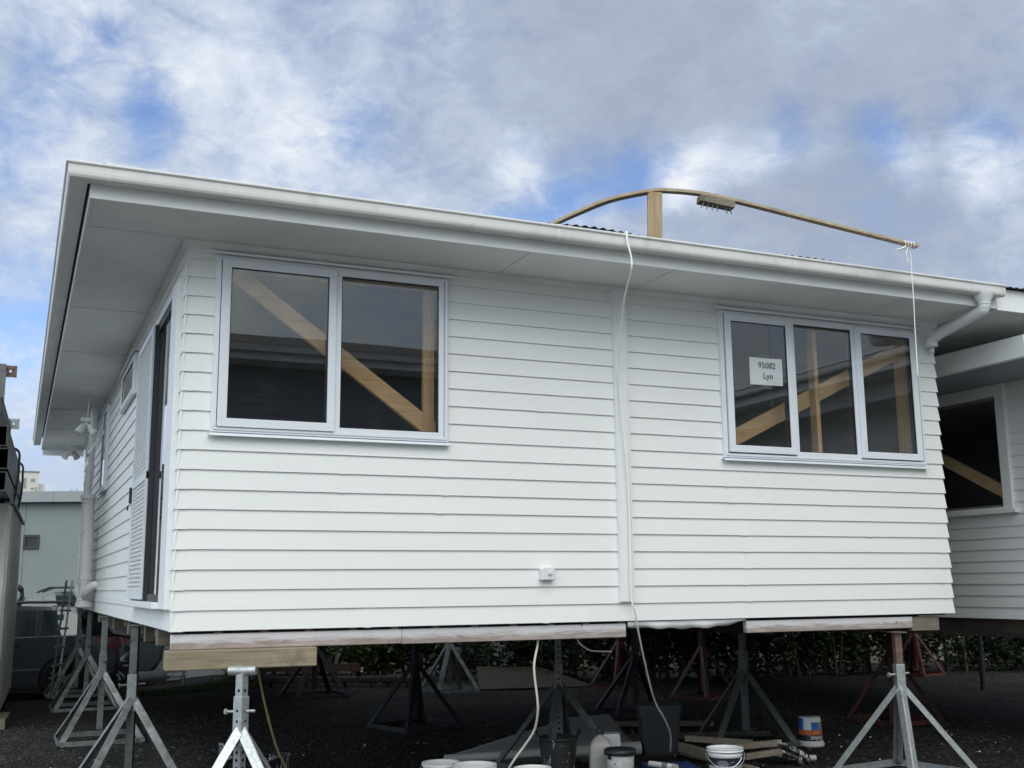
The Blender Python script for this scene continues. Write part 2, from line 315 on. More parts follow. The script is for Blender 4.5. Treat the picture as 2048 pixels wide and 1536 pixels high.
# ------------------------------------------------------------------ mesh helpers
ORIG = {}
def V(*a): return Vector(a)
class MB:
    """collects shapes and links them as ONE mesh object"""
    def __init__(s): s.v = []; s.f = []; s.m = []; s.sm = []
    def add(s, vs, fs, mi=0, smooth=False):
        n = len(s.v); s.v += [Vector(v) for v in vs]
        for f in fs: s.f.append([i+n for i in f]); s.m.append(mi); s.sm.append(smooth)
        return s
    def box(s, x0, x1, y0, y1, z0, z1, mi=0):
        vs = [(x, y, z) for z in (z0, z1) for y in (y0, y1) for x in (x0, x1)]
        return s.add(vs, [(0, 2, 3, 1), (4, 5, 7, 6), (0, 1, 5, 4), (2, 6, 7, 3), (0, 4, 6, 2), (1, 3, 7, 5)], mi)
    def bar(s, p, q, w, h, up=(0, 0, 1), mi=0):
        """box beam from p to q, w across, h along up"""
        p, q = Vector(p), Vector(q); d = (q-p).normalized(); u = Vector(up)
        if abs(d.dot(u)) > .99: u = V(0, 1, 0)
        a = d.cross(u).normalized(); b = a.cross(d).normalized()
        vs = [c + a*(i*w/2) + b*(j*h/2) for c in (p, q) for j in (-1, 1) for i in (-1, 1)]
        return s.add(vs, [(0, 2, 3, 1), (4, 5, 7, 6), (0, 1, 5, 4), (2, 6, 7, 3), (0, 4, 6, 2), (1, 3, 7, 5)], mi)
    def cyl(s, p, q, r0, r1=None, n=16, mi=0, caps=True, smooth=True):
        r1 = r0 if r1 is None else r1; p, q = Vector(p), Vector(q); d = (q-p).normalized()
        a = d.orthogonal().normalized(); b = d.cross(a)
        vs = []
        for c, r in ((p, r0), (q, r1)):
            for i in range(n):
                t = 2*math.pi*i/n; vs.append(c + a*(r*math.cos(t)) + b*(r*math.sin(t)))
        s.add(vs, [(i, (i+1) % n, n+(i+1) % n, n+i) for i in range(n)], mi, smooth)
        if caps: s.add(vs, [tuple(range(n-1, -1, -1)), tuple(range(n, 2*n))], mi)
        return s
    def tube(s, pts, r, n=8, mi=0, caps=True):
        pts = [Vector(p) for p in pts]; rs = r if isinstance(r, (list, tuple)) else [r]*len(pts)
        vs = []; a = None
        for i, p in enumerate(pts):
            d = (pts[min(i+1, len(pts)-1)] - pts[max(i-1, 0)]).normalized()
            a = d.orthogonal().normalized() if a is None else (a - d*a.dot(d)).normalized()
            b = d.cross(a)
            vs += [p + a*(rs[i]*math.cos(2*math.pi*k/n)) + b*(rs[i]*math.sin(2*math.pi*k/n)) for k in range(n)]
        fs = [(i*n+k, i*n+(k+1) % n, (i+1)*n+(k+1) % n, (i+1)*n+k) for i in range(len(pts)-1) for k in range(n)]
        s.add(vs, fs, mi, True)
        if caps: m = (len(pts)-1)*n; s.add(vs, [tuple(range(n-1, -1, -1)), tuple(range(m, m+n))], mi)
        return s
    def lathe(s, prof, c=(0, 0, 0), n=32, mi=0, smooth=True):
        c = Vector(c); vs = []
        for r, z in prof:
            vs += [c + V(r*math.cos(2*math.pi*k/n), r*math.sin(2*math.pi*k/n), z) for k in range(n)]
        return s.add(vs, [(i*n+k, i*n+(k+1) % n, (i+1)*n+(k+1) % n, (i+1)*n+k) for i in range(len(prof)-1) for k in range(n)], mi, smooth)
    def prism(s, poly, h, mi=0):
        """polygon of 3D points pushed along vector h"""
        h = Vector(h); n = len(poly); vs = [Vector(p) for p in poly] + [Vector(p)+h for p in poly]
        return s.add(vs, [tuple(range(n-1, -1, -1)), tuple(range(n, 2*n))] + [(i, (i+1) % n, n+(i+1) % n, n+i) for i in range(n)], mi)
    def xf(s, mtx):
        s.v = [mtx @ v for v in s.v]; return s
    def build(s, name, mats, parent=None, bevel=0.0, loc=None, seg=1):
        me = bpy.data.meshes.new(name); mats = mats if isinstance(mats, (list, tuple)) else [mats]
        off = ORIG[parent.name] if parent is not None else (Vector(loc) if loc is not None else V(0, 0, 0))
        me.from_pydata([tuple(v-off) for v in s.v], [], s.f)
        for m in mats: me.materials.append(M[m] if isinstance(m, str) else m)
        for p, mi, sm in zip(me.polygons, s.m, s.sm): p.material_index = mi; p.use_smooth = sm
        me.update()
        o = bpy.data.objects.new(name, me); COL.objects.link(o)
        if parent is not None: o.parent = parent; ORIG[o.name] = off
        else: o.location = off; ORIG[o.name] = off
        if bevel:
            b = o.modifiers.new('bevel', 'BEVEL'); b.width = bevel; b.segments = seg; b.limit_method = 'ANGLE'; b.angle_limit = R(40)
        return o
def tag(o, label=None, cat=None, group=None, kind=None):
    if label: o['label'] = label
    if cat: o['category'] = cat
    if group: o['group'] = group
    if kind: o['kind'] = kind
    return o
def thing(name, label, cat, loc, group=None):
    o = bpy.data.objects.new(name, None); COL.objects.link(o); o.location = loc; o.empty_display_size = .1
    ORIG[o.name] = Vector(loc); return tag(o, label, cat, group)
def smooth(pts, k=6):
    """Catmull-Rom through the points"""
    P = [Vector(p) for p in pts]; P = [P[0]*2-P[1]] + P + [P[-1]*2-P[-2]]; out = []
    for i in range(1, len(P)-2):
        for j in range(k):
            t = j/k; a, b, c, d = P[i-1], P[i], P[i+1], P[i+2]
            out.append(.5*((2*b) + (c-a)*t + (2*a-5*b+4*c-d)*t*t + (3*b-a-3*c+d)*t**3))
    return out + [P[-2]]
def text_mesh(body, size, extrude=.0008, bold=0.0, align='CENTER'):
    cu = bpy.data.curves.new('text', 'FONT'); cu.body = body; cu.size = size; cu.extrude = extrude; cu.offset = bold; cu.resolution_u = 4; cu.align_x = align; cu.align_y = 'CENTER'
    o = bpy.data.objects.new('text', cu); COL.objects.link(o)
    dg = bpy.context.evaluated_depsgraph_get(); me = bpy.data.meshes.new_from_object(o.evaluated_get(dg))
    vs = [v.co.copy() for v in me.vertices]; fs = [tuple(p.vertices) for p in me.polygons]
    bpy.data.objects.remove(o); bpy.data.curves.remove(cu); bpy.data.meshes.remove(me)
    return vs, fs

# ------------------------------------------------------------------ ground
def gz(x, y):
    z = G
    s = max(0, min(1, (y-10.6)/1.8)); s = s*s*(3-2*s); l = max(0, min(1, (2.6-x)/1.2))
    z -= .15*s*l
    z += .018*noise.noise(V(x*.6, y*.6, 0)) + .008*noise.noise(V(x*2.3, y*2.3, 3))
    return z
def build_ground():
    def axis(a, b, st, far):
        c = [a + st*i for i in range(int((b-a)/st)+1)]; k = 1.0
        lo = []; x = a
        while x > -far: k *= 1.6; x -= st*k; lo.append(x)
        hi = []; x = c[-1]; k = 1.0
        while x < far: k *= 1.6; x += st*k; hi.append(x)
        return lo[::-1] + c + hi
    xs = axis(-3, 17, .11, 600); ys = axis(-3, 15, .11, 600); mb = MB()
    vs = [(x, y, gz(x, y)) for y in ys for x in xs]; n = len(xs)
    mb.add(vs, [(j*n+i, j*n+i+1, (j+1)*n+i+1, (j+1)*n+i) for j in range(len(ys)-1) for i in range(n-1)], 0, True)
    tag(mb.build('ground', 'ground'), kind='structure')
build_ground()
M['bounce_grey'] = mat('pale_bounce_slab', (.16, .157, .15), .85, var=.15, vscale=1.5)
tag(MB().box(-14, 24, -22, -1.3, G-.1, G+.03).build('bounce_slab', 'bounce_grey'), kind='structure')  # unseen pale slab, added to bounce light up onto the soffits

# ------------------------------------------------------------------ weatherboarding
CV = 0.135; INS = 0.013
def maps(kind, W=0.0):
    """(u along the wall, o inwards, z) to world"""
    return {'front': lambda u, o, z: V(u, o, z), 'left': lambda u, o, z: V(o, u, z), 'right': lambda u, o, z: V(W-o, u, z)}[kind]
def boards(mb, f, u0, u1, n, z0=0.0, holes=(), mit0=False, mit1=False, cv=CV, seed=1, wav=.0012):
    rr = random.Random(seed)
    for k in range(n):
        za = z0 + k*cv; jit = rr.uniform(-wav, wav)
        cuts = sorted({0.0, cv} | {max(0, min(cv, h[i]-za)) for h in holes for i in (2, 3)})
        for ca, cb in zip(cuts, cuts[1:]):
            if cb-ca < .002: continue
            mid = za+(ca+cb)/2
            iv = [(u0, u1)]
            for h in holes:
                if h[2] < mid < h[3]:
                    nv = []
                    for a, b in iv:
                        if h[1] <= a or h[0] >= b: nv.append((a, b)); continue
                        if h[0] > a: nv.append((a, h[0]))
                        if h[1] < b: nv.append((h[1], b))
                    iv = nv
            for a, b in iv:
                oa, ob = INS*ca/cv, INS*cb/cv
                def pt(u, o, z):
                    if mit0 and u == u0: u = u0 + o
                    if mit1 and u == u1: u = u1 - o
                    return f(u, o, z)
                # a long board keeps a slight wave along its lower edge
                m = max(1, int((b-a)/.6)); us = [a+(b-a)*i/m for i in range(m+1)]
                for p, q in zip(us, us[1:]):
                    wa = wb = 0.0
                    if ca == 0.0:
                        wa = .0011*noise.noise(V(p*1.1, k*3.1, seed)); wb = .0011*noise.noise(V(q*1.1, k*3.1, seed))
                    A, B, C, D = pt(p, oa, za+ca+wa), pt(q, oa, za+ca+wb), pt(q, ob, za+cb+.0), pt(p, ob, za+cb+.0)
                    mb.add([A, B, C, D], [(0, 1, 2, 3)])
                    if ca == 0.0:
                        mb.add([A, B, pt(q, INS+.006, za+wb), pt(p, INS+.006, za+wa)], [(0, 3, 2, 1)])
def soaker(mb, f, u, w, k, z0=0.0, cv=CV, o=-.0018, drop=.003):
    za = z0+k*cv
    P = lambda uu, oo, z: f(uu, oo, z)
    a, b = za-drop, za+cv-.004; oa, ob = o, INS+o
    vs = [P(u, oa, a), P(u+w, oa, a), P(u+w, ob, b), P(u, ob, b), P(u, oa+.004, a), P(u+w, oa+.004, a), P(u+w, ob+.004, b), P(u, ob+.004, b)]
    mb.add(vs, [(0, 1, 2, 3), (0, 4, 5, 1), (1, 5, 6, 2), (0, 3, 7, 4)])
def lining(mb, f, u0, u1, z0, z1, o0, o1, holes, mi=1):
    """solid wall behind the boards with the openings left out"""
    us = sorted({u0, u1} | {h[i] for h in holes for i in (0, 1)}); zs = sorted({z0, z1} | {h[i] for h in holes for i in (2, 3)})
    for a, b in zip(us, us[1:]):
        for c, d in zip(zs, zs[1:]):
            if any(h[0] <= (a+b)/2 <= h[1] and h[2] <= (c+d)/2 <= h[3] for h in holes): continue
            vs = [f(u, o, z) for z in (c, d) for o in (o0, o1) for u in (a, b)]
            mb.add(vs, [(0, 2, 3, 1), (4, 5, 7, 6), (0, 1, 5, 4), (2, 6, 7, 3), (0, 4, 6, 2), (1, 3, 7, 5)], mi)
def fbox(mb, f, u0, u1, o0, o1, z0, z1, mi=0):
    vs = [f(u, o, z) for z in (z0, z1) for o in (o0, o1) for u in (u0, u1)]
    return mb.add(vs, [(0, 2, 3, 1), (4, 5, 7, 6), (0, 1, 5, 4), (2, 6, 7, 3), (0, 4, 6, 2), (1, 3, 7, 5)], mi)
def fframe(mb, f, u0, u1, z0, z1, t, o0, o1, tb=None, mi=0):
    """four mitre-butted bars round an opening"""
    tb = t if tb is None else tb
    fbox(mb, f, u0, u1, o0, o1, z0, z0+tb, mi); fbox(mb, f, u0, u1, o0, o1, z1-t, z1, mi)
    fbox(mb, f, u0, u0+t, o0, o1, z0+tb, z1-t, mi); fbox(mb, f, u1-t, u1, o0, o1, z0+tb, z1-t, mi)

def window(par, f, u0, u1, z0, z1, lights, frame_mat='alu', head=True):
    """lights: (outer u0, outer u1, glass u0, glass u1, glass z0, glass z1, opening)"""
    mb = MB(); fframe(mb, f, u0, u1, z0, z1, .034, -.026, .07)
    fframe(mb, f, u0+.012, u1-.012, z0+.014, z1-.012, .02, -.034, -.024)
    for l, r in zip(lights, lights[1:]):
        fbox(mb, f, l[1]-.004, r[0]+.004, -.03, .06, z0+.034, z1-.034)
    w = mb.build('window', frame_mat, par, .002)
    for l in lights:
        a, b, ga, gb, gc, gd, op = l
        mb = MB(); o = -.046 if op else -.032
        c, d = (gc-(ga-a), gd+(gb and .055)) if op else (z0+.03, z1-.03)
        d = gd+.058 if op else z1-.03; c = gc-.06 if op else z0+.03
        fbox(mb, f, a, b, o, .03, c, gc); fbox(mb, f, a, b, o, .03, gd, d); fbox(mb, f, a, ga, o, .03, gc, gd); fbox(mb, f, gb, b, o, .03, gc, gd)
        mb.build('sash', frame_mat, w, .0025)
        mb = MB(); t = .006; fframe(mb, f, ga, gb, gc, gd, t, o+.008, .02); mb.build('glazing_bead', 'rubber', w)
        mb = MB(); fbox(mb, f, ga+.004, gb-.004, o+.012, o+.018, gc+.004, gd-.004); mb.build('pane', 'glass', w)
    if head:
        mb = MB(); P = [f(u0-.055, -.004, z1+.028), f(u0-.055, -.05, z1+.018), f(u0-.055, -.05, z1+.002), f(u0-.055, -.044, z1+.002), f(u0-.055, -.044, z1+.013), f(u0-.055, -.004, z1+.02)]
        mb.prism(P, f(u1+.055, 0, 0)-f(u0-.055, 0, 0)); mb.build('head_flashing', 'trim', w)
    mb = MB(); P = [f(u0-.012, .02, z0-.002), f(u0-.012, -.040, z0-.008), f(u0-.012, -.044, z0-.026), f(u0-.012, -.036, z0-.028), f(u0-.012, -.032, z0-.016), f(u0-.012, .02, z0-.012)]
    mb.prism(P, f(u1+.012, 0, 0)-f(u0-.012, 0, 0)); mb.build('sill', frame_mat, w)
    return w

# ------------------------------------------------------------------ the white house on stands
W = 6.84; TOP = 2.70; DEEP = 12.55
house = thing('weatherboard_house', 'white weatherboard house raised on steel stands, with wide eaves and two silver windows facing front', 'house', (0, 0, 0))
F = maps('front'); LF = maps('left'); RF = maps('right', W)
WIN1 = (.205, 1.945, 1.338, 2.600); WIN2 = (4.408, 6.612, 1.320, 2.590)
h1 = (WIN1[0]+.012, WIN1[1]-.012, WIN1[2]+.012, WIN1[3]-.012); h2 = (WIN2[0]+.012, WIN2[1]-.012, WIN2[2]+.012, WIN2[3]-.012)
mb = MB(); boards(mb, F, 0, W, 20, 0, [h1, h2, (3.385, 3.497, .20, 2.72)], True, True, seed=3)
lining(mb, F, .05, W-.05, .012, TOP, INS+.005, .10, [h1, h2])
for k in range(20): soaker(mb, F, -.001 if k else 0, .082, k)
rr = random.Random(5)
for u, k in [(1.12, 8), (1.115, 7), (1.90, 8), (1.905, 7), (1.86, 6), (4.42, 8), (4.44, 7), (4.56, 5), (4.57, 4), (4.575, 3), (4.59, 1), (4.55, 2), (5.52, 8), (5.5, 7), (1.32, 0), (2.72, 0), (5.9, 5), (2.7, 12), (6.72, 3), (6.70, 2), (6.73, 1), (6.72, 4)]:
    soaker(mb, F, u, .052, k)
mb.build('front_wall', ['paint', 'room'], house)
# side walls
DOOR = (.14, 2.62, .16, 2.42); HIW = (3.42, 4.84, 2.16, 2.555); AW = (6.87, 7.66, 1.51, 2.575); FW = (9.95, 11.5, .35, 2.15)
lh = [(d[0]+.012, d[1]-.012, d[2]+.012, d[3]-.012) for d in (DOOR, HIW, AW, FW)]
mb = MB(); boards(mb, LF, 0, DEEP, 20, 0, lh, True, False, seed=9); lining(mb, LF, .10, DEEP, -.012, TOP, INS+.005, .10, lh)
for k in range(20): soaker(mb, LF, -.001 if k else 0, .075, k)
for u, k in [(3.3, 5), (3.32, 4), (5.2, 9), (5.22, 8), (6.0, 3), (2.9, 1), (4.4, 0), (1.9, 0), (7.2, 2)]: soaker(mb, LF, u, .05, k)
mb.build('side_wall', ['paint', 'room'], house)
mb = MB(); boards(mb, RF, 0, 7.0, 20, 0, [], True, False, seed=11); lining(mb, RF, .10, 7.0, -.012, TOP, INS+.005, .10, []); mb.build('side_wall', ['paint', 'room'], house)
mb = MB(); mb.box(.10, W-.10, 6.9, 7.0, 0, TOP); mb.box(.10, 3.4, DEEP-.1, DEEP, 0, TOP); mb.box(3.3, 3.4, 7.0, DEEP-.1, 0, TOP); mb.build('rear_wall', 'paint', house)
# flooring, ceiling, partition
mb = MB(); mb.box(.03, W-.03, .09, 6.98, -.016, .11); mb.box(.03, 3.38, 6.98, DEEP-.03, -.016, .11); mb.build('floor', 'darkwood', house)
mb = MB(); mb.box(.101, W-.101, .101, 6.89, 2.62, 2.68); mb.box(.101, 3.29, 6.9, DEEP-.11, 2.62, 2.68); mb.box(3.40, 3.48, .101, 6.89, .11, 2.62); mb.box(.101, 3.40, 3.2, 3.28, .11, 2.62); mb.box(3.48, W-.101, 4.2, 4.28, .11, 2.62); mb.build('inner_lining', 'room', house)
# cover strip on the front
mb = MB(); mb.box(3.390, 3.492, -.024, .006, .147, 2.665); mb.box(3.378, 3.3895, -.030, .012, .145, 2.665); mb.box(3.4925, 3.505, -.030, .012, .145, 2.665); mb.build('cover_strip', 'trim', house, .002)
# soffits with their joints
SZ = 2.69
mb = MB(); xj = [-.66, 2.37, 3.60, 4.72, 5.95, 6.94]
for a, b in zip(xj, xj[1:]): mb.box(a+.003, b-.003, -.64, .012, SZ, SZ+.010)
mb.box(-.66, 6.94, -.64, .012, SZ+.0105, SZ+.02)
yj = [.012, 2.31, 4.29, 6.3, 8.3, 10.4, 13.15]
for a, b in zip(yj, yj[1:]): mb.box(-.66, .012, a+.004, b-.004, SZ, SZ+.010)
mb.box(-.66, .012, .012, 13.15, SZ+.0105, SZ+.02)
for x in xj[1:-1]: mb.box(x-.012, x+.012, -.635, 0, SZ-.007, SZ-.0005)
for y in [-.05]+yj[1:-1]: mb.box(-.655, -.002, y-.012, y+.012, SZ-.009, SZ-.0005)
mb.build('soffit', 'soffit', house)
mb = MB(); mb.prism([(-.03, -.03, SZ-.002), (-.03, -.012, SZ-.04), (-.03, .006, SZ-.052), (-.03, .006, SZ-.002)], (6.90, 0, 0))
mb.prism([(-.03, -.03, SZ-.002), (-.012, -.03, SZ-.04), (.006, -.03, SZ-.052), (.006, -.03, SZ-.002)], (0, DEEP+.03, 0)); mb.build('eaves_mould', 'soffit', house)
# fascia boards
mb = MB(); mb.box(-.682, 6.944, -.662, -.641, SZ-.006, 2.80); mb.build('fascia', 'trim', house, .002)
mb = MB(); mb.box(-.682, -.661, -.6405, 13.16, SZ-.004, 2.80); mb.box(-.66, .02, 13.14, 13.16, SZ-.10, 2.80); mb.build('fascia', 'trim', house, .002)
# gutters
GP = [(0, 2.775), (.094, 2.768), (.108, 2.774), (.116, 2.788), (.119, 2.806), (.121, 2.850), (.128, 2.852), (.134, 2.858), (.134, 2.868), (.127, 2.873), (.117, 2.868), (.113, 2.81), (.108, 2.792), (.094, 2.784), (.006, 2.786), (.006, 2.862), (0, 2.862)]
def gutter(mb, path, prof=GP, caps=True):
    """path: list of functions d -> (x, y) giving the place of a point d out from the fascia"""
    n = len(prof); vs = []
    for p in path: vs += [V(*p(d), z) for d, z in prof]
    for i in range(len(path)-1):
        for k in range(n):
            mb.add([vs[i*n+k], vs[i*n+(k+1) % n], vs[(i+1)*n+(k+1) % n], vs[(i+1)*n+k]], [(0, 1, 2, 3)], 0, True)
    return vs, n
GY, GX = -.664, -.700
cor = lambda d: (GX-d, GY-d)
mb = MB(); pth = [cor]+[(lambda d, x=x: (x, GY-d)) for x in [0.5, 1.5, 2.5, 3.5, 4.5, 5.5, 6.94]]
gutter(mb, pth); mb.add([V(6.941, GY-d, z) for d, z in [(0, 2.862), (0, 2.775), (.094, 2.768), (.116, 2.788), (.121, 2.85), (.134, 2.86), (.128, 2.872)]], [tuple(range(7))])
mb.add([V(6.936, GY-d, z) for d, z in [(0, 2.862), (0, 2.775), (.094, 2.768), (.116, 2.788), (.121, 2.85), (.134, 2.86), (.128, 2.872)]], [tuple(range(7))])
gf = mb.build('gutter', 'gutter', house)
mb = MB(); pth = [(lambda d, y=y: (GX-d, y)) for y in [13.25, 10, 7, 4, 2, 0.5]]+[cor]; gutter(mb, pth); mb.build('gutter', 'gutter', house)
GJ = [(.0, 2.772), (.095, 2.7645), (.111, 2.7715), (.1195, 2.787), (.1225, 2.806), (.1245, 2.8485), (.131, 2.8495), (.1375, 2.857), (.1375, 2.869), (.128, 2.8765), (.115, 2.871), (.110, 2.80)]
for x, w in [(-.60, .035), (2.50, .03), (2.585, .02), (4.62, .03), (6.55, .03)]:
    mb = MB(); gutter(mb, [(lambda d, x=xx: (x, GY-d)) for xx in (x, x+w)], GJ); mb.build('gutter_joint', 'pvc', gf)
# roofing: corrugated sheets with hip ends
def roof_h(x, y):
    fr = (y+.71)*.20; lf = (x+.745)*.20
    return 2.893 + max(0, min(fr, lf, 1.6))
def corrugated(mb, u0, u1, depth, pos, pitch=.0762, amp=.0085, th=.0012, sag=None):
    m = int((u1-u0)/pitch*6); prev = None
    for i in range(m+1):
        u = u0+(u1-u0)*i/m; a = amp*math.sin(2*math.pi*(u-u0)/pitch) + (sag(u) if sag else 0)
        e = depth(u); col = [pos(u, 0, a), pos(u, e, a)]
        if prev: mb.add([prev[0], col[0], col[1], prev[1]], [(0, 1, 2, 3)], 0, True)
        prev = col
mb = MB()
sag = lambda u: .030*math.exp(-((u-2.85)/.40)**2) + .017*math.exp(-((u-4.85)/.4)**2) + .004*math.exp(-((u-.2)/.3)**2) - .004
corrugated(mb, -.745, 6.92, lambda u: min(u+.745, 5.2), lambda u, d, a: V(u, -.71+d, 2.893+.20*d+a), sag=sag)
corrugated(mb, -.71, 13.2, lambda u: min(u+.71, 4.2, 13.25-u), lambda u, d, a: V(-.745+d, u, 2.893+.20*d+a))
corrugated(mb, 3.4, 6.92, lambda u: 3.0, lambda u, d, a: V(u, 7.5-d, 2.893+.35*d+a))
mb.bar((-.66, -.63, 2.912), (3.4, 3.4, 3.742), .14, .012)
mb.build('roof', 'roof', house)
# right-hand downpipe, cut short below its offset
mb = MB(); q = [(6.72, -.735, 2.80), (6.72, -.735, 2.70), (6.722, -.72, 2.655), (6.725, -.66, 2.625), (6.74, -.20, 2.545), (6.744, -.11, 2.52), (6.745, -.065, 2.485), (6.745, -.06, 2.44)]
mb.tube(smooth(q, 5), .050, 20); mb.cyl((6.745, -.06, 2.475), (6.745, -.06, 2.438), .056, None, 20); mb.lathe([(.085, .07), (.075, .03), (.056, .0), (.054, -.03)], (6.72, -.735, 2.715), 20)
mb.cyl((6.745, -.06, 2.41), (6.79, -.02, 2.40), .02); mb.build('downpipe', 'pvc', house)
# left-hand downpipe and soil stack
mb = MB(); mb.tube(smooth([(-.13, 7.9, 2.69), (-.132, 7.9, 2.3), (-.134, 7.9, 1.95), (-.145, 7.9, 1.80), (-.16, 7.9, 1.66), (-.165, 7.9, 1.45)], 5), .043, 18); mb.cyl((-.134, 7.9, 1.90), (-.158, 7.9, 1.62), .054, None, 18)
mb.cyl((-.140, 7.9, 1.50), (-.118, 7.9, .12), .080, None, 22)
for z, r, h in [(1.50, .098, .05), (1.43, .088, .03), (.45, .094, .05), (.38, .088, .03), (.12, .110, .06), (.175, .094, .03)]: mb.cyl((-.12-.015*z, 7.9, z), (-.12-.015*z, 7.9, z-h), r, None, 22)
mb.tube(smooth([(-.12, 7.9, .15), (-.11, 7.75, .24), (-.05, 7.68, .32), (.02, 7.66, .34)], 4), .055, 16); mb.tube(smooth([(-.12, 7.9, .15), (-.20, 8.0, .25), (-.17, 8.12, .33)], 4), .055, 16)
mb.box(-.14, .01, 7.87, 7.93, 1.40, 1.43); mb.build('soil_stack', 'pvc', house)
# windows on the front
window(house, F, *WIN1, [(.243, 1.066, .306, 1.010, 1.434, 2.512, True), (1.075, 1.905, 1.108, 1.864, 1.406, 2.533, False)])
w2 = window(house, F, *WIN2, [(4.452, 5.150, 4.513, 5.088, 1.425, 2.499, True), (5.158, 5.845, 5.183, 5.815, 1.393, 2.527, False), (5.853, 6.560, 5.921, 6.496, 1.424, 2.506, True)])
# timber framing seen through the glass
def plank(name, p, q, w, h, m, up=(0, 0, 1)): return MB().bar(p, q, w, h, up).build(name, m, house, .003)
plank('brace', (.22, .15, 2.62), (2.03, .15, 1.335), .045, .125, 'pine')
plank('stud', (1.84, .145, 1.30), (1.84, .145, 2.62), .09, .04, 'pine_z', (0, 1, 0)); plank('stud', (.18, .16, 1.2), (.18, .16, 2.62), .04, .09, 'pine_z', (0, 1, 0))
plank('lintel', (.10, .145, 2.575), (3.38, .145, 2.575), .09, .07, 'pine'); plank('trimmer', (.10, .145, 1.368), (1.78, .145, 1.368), .09, .045, 'pine')
plank('brace', (4.42, .19, 1.405), (6.74, .19, 2.52), .045, .135, 'pine')
plank('stud', (5.50, .13, 1.30), (5.50, .13, 2.60), .045, .09, 'pine_z', (0, 1, 0)); plank('stud', (6.56, .15, 1.30), (6.56, .15, 2.60), .09, .12, 'pine_z', (0, 1, 0))
plank('lintel', (3.50, .15, 2.575), (6.73, .15, 2.575), .09, .06, 'pine'); plank('trimmer', (3.50, .12, 1.352), (6.48, .12, 1.352), .045, .045, 'pine')
# side openings
mb = MB(); fbox(mb, LF, .13, .47, -.034, .05, .14, 2.44); fbox(mb, LF, .47, 2.64, -.03, .05, 2.385, 2.43); fbox(mb, LF, 2.58, 2.64, -.03, .05, .16, 2.385); fbox(mb, LF, .47, 2.64, -.075, .05, .14, .185)
door = mb.build('sliding_door', 'trim', house, .002)
mb = MB(); fframe(mb, LF, .47, 1.46, .19, 2.38, .05, -.02, .02); fbox(mb, LF, 1.40, 1.46, -.045, -.005, .19, 2.38); mb.build('door_panel', 'alu_dark', door); 
mb = MB(); fbox(mb, LF, .52, 1.40, -.003, .003, .24, 2.33); fbox(mb, LF, 1.47, 2.57, .008, .014, .24, 2.33); mb.build('pane', 'glass', door)
mb = MB(); fframe(mb, LF, 1.43, 2.60, .20, 2.385, .06, -.062, -.036); fbox(mb, LF, 1.43, 2.60, -.06, -.038, 1.14, 1.20); mb.build('security_screen', 'alu', door)
mb = MB(); a0, a1, c0, c1 = 1.49, 2.54, .26, 2.325
for i in range(-30, 34):                     # diamond grille
    for s in (1, -1):
        u = a0 + i*.07; p = [(a0, None), (a1, None)]; z = c0
        # clip the diagonal  u' = u + s*(z-c0)
        t0, t1 = ((a0-u)/s, (a1-u)/s) if s == 1 else ((a1-u-2.06*0)/s, (a0-u)/s)
        t0, t1 = max(0, min(t0, t1)), min(c1-c0, max(t0, t1))
        if s == -1:
            u2 = u + 0.0; t0, t1 = max(0, u2-a1), min(c1-c0, u2-a0)
        if t1-t0 > .02: mb.bar(LF(u+s*t0, -.05, c0+t0), LF(u+s*t1, -.05, c0+t1), .016, .009, (1, 0, 0))
for i in range(34, 64):
    u = a0+i*.07; t0, t1 = max(0, u-a1), min(c1-c0, u-a0)
    if t1-t0 > .02: mb.bar(LF(u-t0, -.05, c0+t0), LF(u-t1, -.05, c0+t1), .016, .009, (1, 0, 0))
mb.build('grille', 'trim', door)
mb = MB(); fbox(mb, LF, 2.545, 2.585, -.085, -.062, 1.02, 1.16); fbox(mb, LF, 2.55, 2.58, -.10, -.085, .96, 1.0); mb.build('handle', 'black_plastic', door, .004)
window(house, LF, *HIW, [(3.46, 4.80, 3.50, 4.76, 2.22, 2.50, False)], 'trim')
aw = window(house, LF, *AW, [(6.91, 7.62, 6.95, 7.58, 1.57, 2.52, False)], 'alu')
mb = MB(); mb.bar((-.045, 7.2, 2.24), (-.22, 7.2, 1.95), .42, .03, (-.8, 0, .5)); mb.build('open_sash', 'trim', aw, .003)
window(house, LF, *FW, [(9.99, 11.46, 10.06, 11.4, .45, 2.05, False)], 'trim')
# flood lights under the eaves
for (x, y, z) in [(-.262, 7.0, 2.40), (-.224, 12.5, 2.69)]:
    mb = MB(); mb.box(x-.07, x+.07, y-.05, y+.05, z-.05, z-.002); mb.cyl((x, y, z-.05), (x, y, z-.09), .02)
    if z < 2.6: mb.tube([(x+.01, y, z-.01), (x+.012, y, 2.56), (x+.02, y+.02, 2.69)], .006, 6)
    fl = mb.build('flood_light', 'white_plastic', house, .006)
    for s, m in ((-1, 'white_plastic'), (1, 'white_plastic' if z < 2.6 else 'lamp_glass')):
        mb = MB(); a = V(x+s*.03, y-.01, z-.09); b = V(x+s*.10, y-.06, z-.21); d = b-a
        mb.cyl(a, a+d*.3, .026, .038, 14); mb.cyl(a+d*.3, b, .038, .055, 16); mb.build('lamp_head', m, fl)
# box vent on the front wall
mb = MB(); vs = [(x, z) for x, z in [(2.69, .318), (2.805, .318), (2.805, .405), (2.79, .416), (2.705, .416), (2.69, .405)]]
mb.prism([V(x, -.062 + (0 if .33 < z < .4 else .012), z) for x, z in vs], (0, .075, 0)); mb.build('vent_cover', 'white_plastic', house, .008, seg=2)
mb = MB(); mb.box(2.742, 2.772, -.069, -.060, .36, .382); mb.build('vent_latch', 'white_plastic', house, .002)
